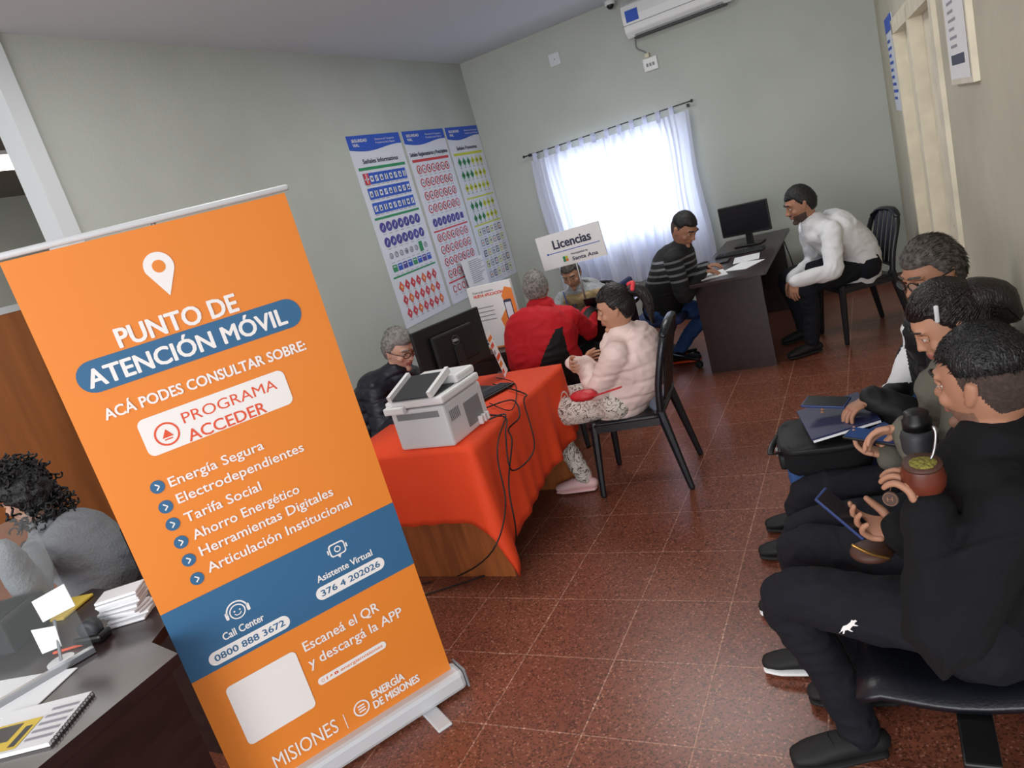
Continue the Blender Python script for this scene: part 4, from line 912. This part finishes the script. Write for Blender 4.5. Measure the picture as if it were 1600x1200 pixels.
# H
def hsplit(c,f,l,P,N,arms):
    q=c-P;return 1 if .05<q.dot(f)<.34 and abs(q.dot(l))<.05 and N.z-.26<c.z<N.z+.0 else 0
hH=W(1460,424,.00213)
pH=person('person in glasses, black jacket and blue jeans holding a folder on the lap',(.06,2.78,.54),(-1,-.08,0),hH,(-.85,-.52,-.28),
  [dict(w=W(1362,622,.00212),d=(-.75,-.3,-.25),n=(.2,0,-1),c=.5),dict(w=W(1345,652,.0022),d=(-.9,.3,-.1),n=(0,0,1),c=.35)],[ank(1268,825,x=.0),ank(1262,868,x=0)],'tan2',['puffblack','whitecloth'],'jeans','blackmat',hair=('salt','hairsalt'),split=hsplit,tk=.032,kh=(.1,.1),collar=.014,k=1.0,bv=.005,ns=1100,wrk=(.005,10))
glasses(pH,'dark eyeglasses on the person with the folder')
# I
hI=W(1487,502,.00176)
pI=person('person with dark tied-back hair and olive-grey jacket looking at a phone',(.09,2.27,.54),(-1,-.05,0),hI,(-.94,-.1,-.42),
  [dict(w=W(1418,668,.00172),d=(-.9,.1,-.1),n=(.2,-.5,-.8),c=.5),dict(w=W(1392,712,.00182),d=(-.8,.3,.2),n=(.1,.2,1),c=.55)],[V((-.36,2.12,.09)),ank(1250,958,x=.05)],'tan','sage','blackpants','blackmat','white',
  hair=('tied','hairbrown'),fem=True,pv=[([(0,-.03,.03),(0,-.075,.02),(0,-.115,-.005),(0,-.125,-.06)],[.055,.062,.052,.03])],tk=.028,kh=(0,0),collar=.014,k=1.0,vox=.007,bv=.005,ns=900,wrk=(.005,11))
b=nb();hp=pI['hp'];tube(b,[hp(-.081,.03,.045),hp(-.085,.012,.085)],[(.006,.003)]*2,8);tag(obj('hair_clip',b,'silver',None,True),'silver hair clip in the dark tied-back hair','hair clip')
# J
hJ=W(1543,594,.0014)
pJ=person('person in a black hoodie holding a gourd cup and a phone, nearest on the bench',(.07,1.75,.54),(-1,-.04,0),hJ,(-.83,.54,-.10),
  [dict(w=W(1452,802,.00136),d=(-.35,.25,1),n=(-.55,.2,-.3),c=.75,th=.6),dict(w=W(1410,830,.00152),d=(-1,.05,.15),n=(.1,-.3,.8),c=(.5,.7,.8,.9),th=.5)],[V((-.24,1.78,.09)),V((-.2,2.0,.09))],'tan2','blackcloth','blackpants','blackmat',hair=('fade','hairblack'),
  stub='stubble',tk=.034,kh=(-.15,.25),k=1.05,vox=.007,wrk=(.007,7),collar=.016,hood=True,fdirs=[(-.9,-.35),(-.95,-.1)],elb=(V((.1,-.6,-1)),V((.2,.3,-1))),bv=.0045,ns=2200)
phone(W(1318,802,.00156),W(1278,770,.00158)-W(1352,832,.00154),(.15,-.3,1),'blue phone held by the person in the black hoodie',screen=False,L=.14,Wd=.05)
phone(W(1366,682,.00182),(-.9,.35,.1),(.4,-.15,.9),'phone with lit screen held by the person in the olive-grey jacket','black')
phone(W(1290,628,.00222),(-.9,.3,.02),(.2,-.2,1),'phone held just above the dark blue folder','phoneblue',False)
g=W(1442,745,.00136);t=thing('mate_gourd','brown gourd cup filled with green herb and a metal straw','cup',g-V((0,0,.05)))
ga=V((.05,-.12,1)).normalized();lathe_b=lathe(nb(),g-ga*.045,[(.018,0),(.034,.008),(.043,.03),(.044,.05),(.038,.072),(.036,.08),(.031,.08),(.03,.07)],28,ga);obj('gourd',lathe_b,'gourd',t,True)
b=lathe(nb(),g-ga*.045,[(.0375,.073),(.039,.078),(.0365,.083)],28,ga);obj('rim',b,'leather',t,True)
b=nb();closed(b,lambda d:g+ga*.03+V((d.x*.032,d.y*.032,d.z*.014+.003*noise.noise(d*6))),12,20);obj('herb',b,'yerba',t,True)
b=nb();tube(b,[g+ga*.01,W(1458,710,.00134),W(1462,680,.00133),W(1459,668,.00133)],[.0032,.0032,.003,.004],8,sub=3);obj('straw',b,'steel',t,True)
c0=W(1392,778,.00144);t=thing('leather_tag','round brown leather tag with a stitched mark hanging by the phone hand','tag',c0);b=lathe(nb(),c0-V((0,.003,0)),[(.017,0),(.017,.005)],20,(-.2,-1,.2));obj('disc',b,'leather',t)
fl=Flat(c0+V((-.0015,-.0095,.002)),(1,-.2,0),(0,.2,1));fl.ring(0,0,.015,.001,'tanmark',1);fl.text('H',-.006,.006,-.005,.010,'tanmark',1,.0);fl.done('stamp',t)
b=nb();tube(b,[c0+V((0,0,.016)),c0+V((.015,0,.04)),g-V((.01,0,.03))],.0015,5);obj('cord',b,'leather',t,True)
s,e,w=pJ['arms'][0];ax=(w-e).normalized();b=nb();t=thing('wristwatch','silver wristwatch on the wrist below the gourd cup','watch',w)
wc=w+ax*.004
so=ax.orthogonal().normalized();oo=ax.cross(so);tube(b,[wc+so*(.030*math.cos(a))+oo*(.030*math.sin(a)) for a in [2*PI*q/20 for q in range(21)]],[(.009,.0035)]*21,8,ref=ax,sub=1);obj('band',b,'steel',t,True)
fd=(V((0,-1,.3))-ax*V((0,-1,.3)).dot(ax)).normalized();b=lathe(nb(),wc+fd*.029,[(.018,0),(.018,.008),(.015,.01)],20,fd);obj('dial',b,'white',t,True)
T0=W(1438,712,.0017);t=thing('thermos','black thermos flask between the two nearest people on the bench','thermos',T0);ta=V((.02,0,1));
b=lathe(nb(),T0-V((0,0,.06)),[(.042,0),(.045,.01),(.045,.12),(.04,.135),(.034,.14)],28,ta);obj('flask',b,'darkgrey',t,True)
b=lathe(nb(),T0-V((0,0,.06)),[(.036,.14),(.036,.165),(.03,.17),(.03,.185),(.022,.19)],28,ta);obj('stopper',b,'black',t,True)
pc=W(1362,862,.00157);t=thing('small_purse','small dark purse with a gold zip on the lap by the phone hand','purse',pc);b=nb();closed(b,lambda d:pc+V((d.x*.05,d.y*.045,d.z*.022)),14,20);obj('pouch',b,'leather',t,True)
b=nb();tube(b,[W(1333,852,.00153),W(1360,865,.00152),W(1388,872,.00152)],.004,6);obj('zip',b,'gold',t,True)
c=W(1294,692,.00226);t=thing('black_bag','soft black shoulder bag resting on the lap of the person with the folder','bag',c);R=rotz(math.radians(8))
def sup(d,a,b_,c_,e=.45):
    g_=lambda v:math.copysign(abs(v)**e,v);return V((a*g_(d.x),b_*g_(d.y),c_*g_(d.z)))
b=nb();closed(b,lambda d:c+R@(sup(d,.145,.145,.058)+V((-.01,.01,-.012+.010*noise.noise(d*2.5)))),28,40);obj('body',b,'blackcloth',t,True)
b=nb();closed(b,lambda d:c+R@(sup(d,.15,.15,.016)+V((-.012,.01,.035+.008*noise.noise(d*2.5)))),24,40);obj('flap',b,'puffblack',t,True)
b=nb();closed(b,lambda d:c+R@(sup(d,.016,.09,.035)+V((-.155,.01,-.02))),20,30);obj('pocket',b,'puffblack',t,True)
b=nb();tube(b,[c+V((-.14,-.11,.03)),c+V((-.19,-.04,-.01)),c+V((-.195,.04,-.01)),c+V((-.15,.13,.03))],[(.012,.003)]*4,8);obj('strap',b,'black',t,True)
obj('buckle',box((-.178,-.01,-.02),(-.17,.02,.0),R,c),'steel',t)
c2=W(1302,652,.00222);t=thing('folder','dark blue folder with white papers on top of the black bag','folder',c2);R=rotz(math.radians(14))
b=nb();Rx=R@Matrix.Rotation(math.radians(-8),3,'Y');bx(b,(-.10,-.14,0),(.12,.14,.008),Rx,c2);obj('cover',b,'folder',t,bevel=.002);b=nb();bx(b,(-.095,-.135,-.010),(.12,.135,0),Rx,c2);obj('pages',b,'paper',t)
kp=W(1326,980,.00148)
fl=Flat(kp,V((.87,.4,-.05)),V((-.3,.2,.9)))
cat_=[(-.022,-.010),(-.017,-.006),(-.012,.001),(-.008,.005),(-.001,.006),(.006,.010),(.012,.016),(.013,.013),(.018,.014),(.019,.010),(.015,.008),(.012,.004),(.018,-.001),(.014,-.001),(.008,.001),(.004,-.002),(.0,-.006),(.004,-.012),(.001,-.012),(-.004,-.006),(-.009,-.006),(-.013,-.013),(-.016,-.013),(-.012,-.005)]
fl.poly([(x*1.25,y*1.0) for x,y in cat_],'bwhite',0);fl.done('emblem',pJ['t'])
# ================= LEFT DESK =================
t=thing('reception_desk','large dark brown desk in the near left corner','desk',(-2.5,.9,0))
poly=[(-3.0,.2),(-1.985,.2),(-1.985,1.13),(-2.16,1.17),(-2.3,1.45),(-2.9,1.45),(-3.0,1.2)]
obj('desktop',prism(nb(),poly,.715,.75),'darkwood',t);obj('side_panel',box((-2.03,.25,0),(-2.0,1.1,.715)),'darkwood',t);obj('back_panel',box((-2.9,1.36,.1),(-2.33,1.38,.715)),'darkwood',t)
pos=WZ(205,965,.75)
for i in range(9):
    R=rotz(random.uniform(-.25,.25)+.5);z=.751+i*.012;dx=V((random.uniform(-.012,.012),random.uniform(-.012,.012),0))
    b=nb();bx(b,(-.07,-.045,0),(.07,.045,.010),R,V((pos.x,pos.y,z))+dx);o=obj('paper_bundle',b,'paper',None,bevel=.003);tag(o,'folded white paper bundle in the pile behind the banner edge','papers','pile of folded papers on the near desk')
R=rotz(.45);p=WZ(50,1140,.75)
t=thing('spiral_magazine','open spiral-bound magazine with yellow and black cover at the near desk edge','magazine',p);obj('pages',box((-.14,-.1,.001),(.12,.1,.012),R,p),'paper',t)
fl=Flat(p+V((0,0,.013)),R@V((1,0,0)),R@V((0,1,0)));fl.rect(-.13,-.09,.02,.03,'yellow',1);fl.rect(-.12,-.05,-.03,.02,'black',2);fl.rect(-.01,-.08,.01,.0,'darkgrey',2)
for k in range(5):fl.rect(.03,-.07+k*.03,.11,-.06+k*.03,'p_grey',1)
fl.done('print',t)
b=nb()
for k in range(16):tube(b,[p+R@V((.125+.006*math.cos(a),-.09+k*.012,.006+.008*math.sin(a))) for a in [PI*2*q/8 for q in range(9)]],.0011,5,sub=1)
obj('spiral',b,'black',t,True)
p=WZ(20,1090,.75);tag(obj('paper_sheet',box((-.15,-.1,.001),(.15,.1,.004),rotz(.3),p),'paper'),'loose white sheet beneath the spiral magazine','paper')
p=WZ(150,1000,.75);t=thing('tape_dispenser','black desk tape dispenser beside the paper pile','tape dispenser',p);R=rotz(.3)
obj('base',box((-.06,-.03,0),(.05,.03,.03),R,p),'black',t,bevel=.01);b=lathe(nb(),p+V((0,0,.045))-R@V((0,.018,0)),[(.014,0),(.034,0),(.034,.036),(.014,.036)],24,R@V((0,1,0)));obj('tape_roll',b,'darkgrey',t,True)
p=WZ(24,1000,.75);t=thing('desk_tray','black desk tray at the left edge of the near desk','tray',p);R=rotz(.4);obj('body',box((-.13,-.11,0),(.09,.11,.12),R,p),'blackmat',t,bevel=.01);obj('slot',box((-.1,-.08,.118),(.06,.08,.122),R,p),'blackcloth',t)
t=thing('card_holder','white folded card holder standing on the near desk','card holder',WZ(85,1020,.75))
for a_ in (((50,940),(100,912),(118,946),(68,972)),((48,985),(86,978),(96,1010),(66,1022))):
    b=nb();q=[W(x,y,.00205) for (x,y) in a_];b.faces.new([b.verts.new(v) for v in q]);o=obj('card',b,'paper',t);m=o.modifiers.new('s','SOLIDIFY');m.thickness=.003
b=nb();tube(b,[WZ(96,1034,.753),W(85,970,.00207)],.005,6,sub=1);obj('stem',b,'steel',t);obj('base',lathe(nb(),WZ(96,1034,.751),[(.04,0),(.04,.006)]),'white',t)
p=WZ(112,1012,.756);b=nb();tube(b,[p-V((.05,.03,0)),p+V((.05,.03,0))],.005,8,sub=1);tag(obj('marker',b,'bred',None,True),'red marker lying by the card holder','marker')
a=WZ(-20,1118,.75);c=WZ(150,1018,.75);d=(c-a).normalized();R=Matrix((d,UP.cross(d),UP)).transposed()
t=thing('acrylic_divider','clear acrylic divider in a grey rail across the near desk','divider',(a+c)/2);obj('rail',box((0,-.012,.0),((c-a).length,.012,.022),R,a+V((0,0,.001))),'steel',t,bevel=.002);obj('panel',box((0,-.002,.022),((c-a).length,.002,.5),R,a),'acrylic',t)
tag(obj('yellow_folder',box((-.10,-.08,.001),(.10,.08,.012),rotz(.3),V((-2.89,1.30,.75))),'yellow',bevel=.003),'yellow folder at the far side of the near desk','folder')
t=thing('wood_partition','tall brown wooden partition panel behind the banner','partition',(-4.6,2.2,0));obj('panel',box((-4.62,.6,0),(-4.58,3.6,1.9)),'panelwood',t);obj('top_rail',box((-4.63,.6,1.9),(-4.57,3.6,1.94)),'trimwhite',t)
lp=WZ(32,250,CEIL-.02);t=thing('ceiling_lamp','bright white ceiling lamp in the side room','ceiling light',(lp.x,lp.y,CEIL-.05));R=rotz(.0)
obj('housing',box((-.3,-.7,-.01),(.3,.7,.02),R,lp),'white',t);obj('diffuser',box((-.27,-.67,-.02),(.27,.67,-.01),R,lp),'lampglow',t)
# ================= LIGHT =================
def area(name,loc,rot,sx,sy,pw,col=(1,1,1)):
    l=bpy.data.lights.new(name,'AREA');l.shape='RECTANGLE';l.size=sx;l.size_y=sy;l.energy=pw;l.color=col;o=bpy.data.objects.new(name,l);C.objects.link(o);o.location=loc;o.rotation_euler=rot;return o
area('window_daylight',(-2.35,8.0,1.55),(math.radians(-90),0,0),1.8,1.5,60,(.86,.92,1))
area('front_daylight',(-1.4,-2.9,1.7),(math.radians(82),0,0),4.2,2.4,165,(1,.99,.97))
area('ceiling_fill_left',(-2.2,2.4,3.18),(0,0,0),1.4,.6,22,(1,.99,.96))  # added soft fill under the ceiling, no fixture here
area('ceiling_fill_back',(-1.7,5.2,3.18),(0,0,0),1.4,.8,34,(1,.99,.96))  # extra fill added to brighten the walls, not a room lamp
area('side_room_light',(-6,2.5,3.0),(0,0,0),1.5,1.5,45,(1,.97,.92))
w=bpy.data.worlds.new('w');bpy.context.scene.world=w;w.use_nodes=True;bg=w.node_tree.nodes['Background'];bg.inputs[0].default_value=(.9,.94,1,1);bg.inputs[1].default_value=1.5
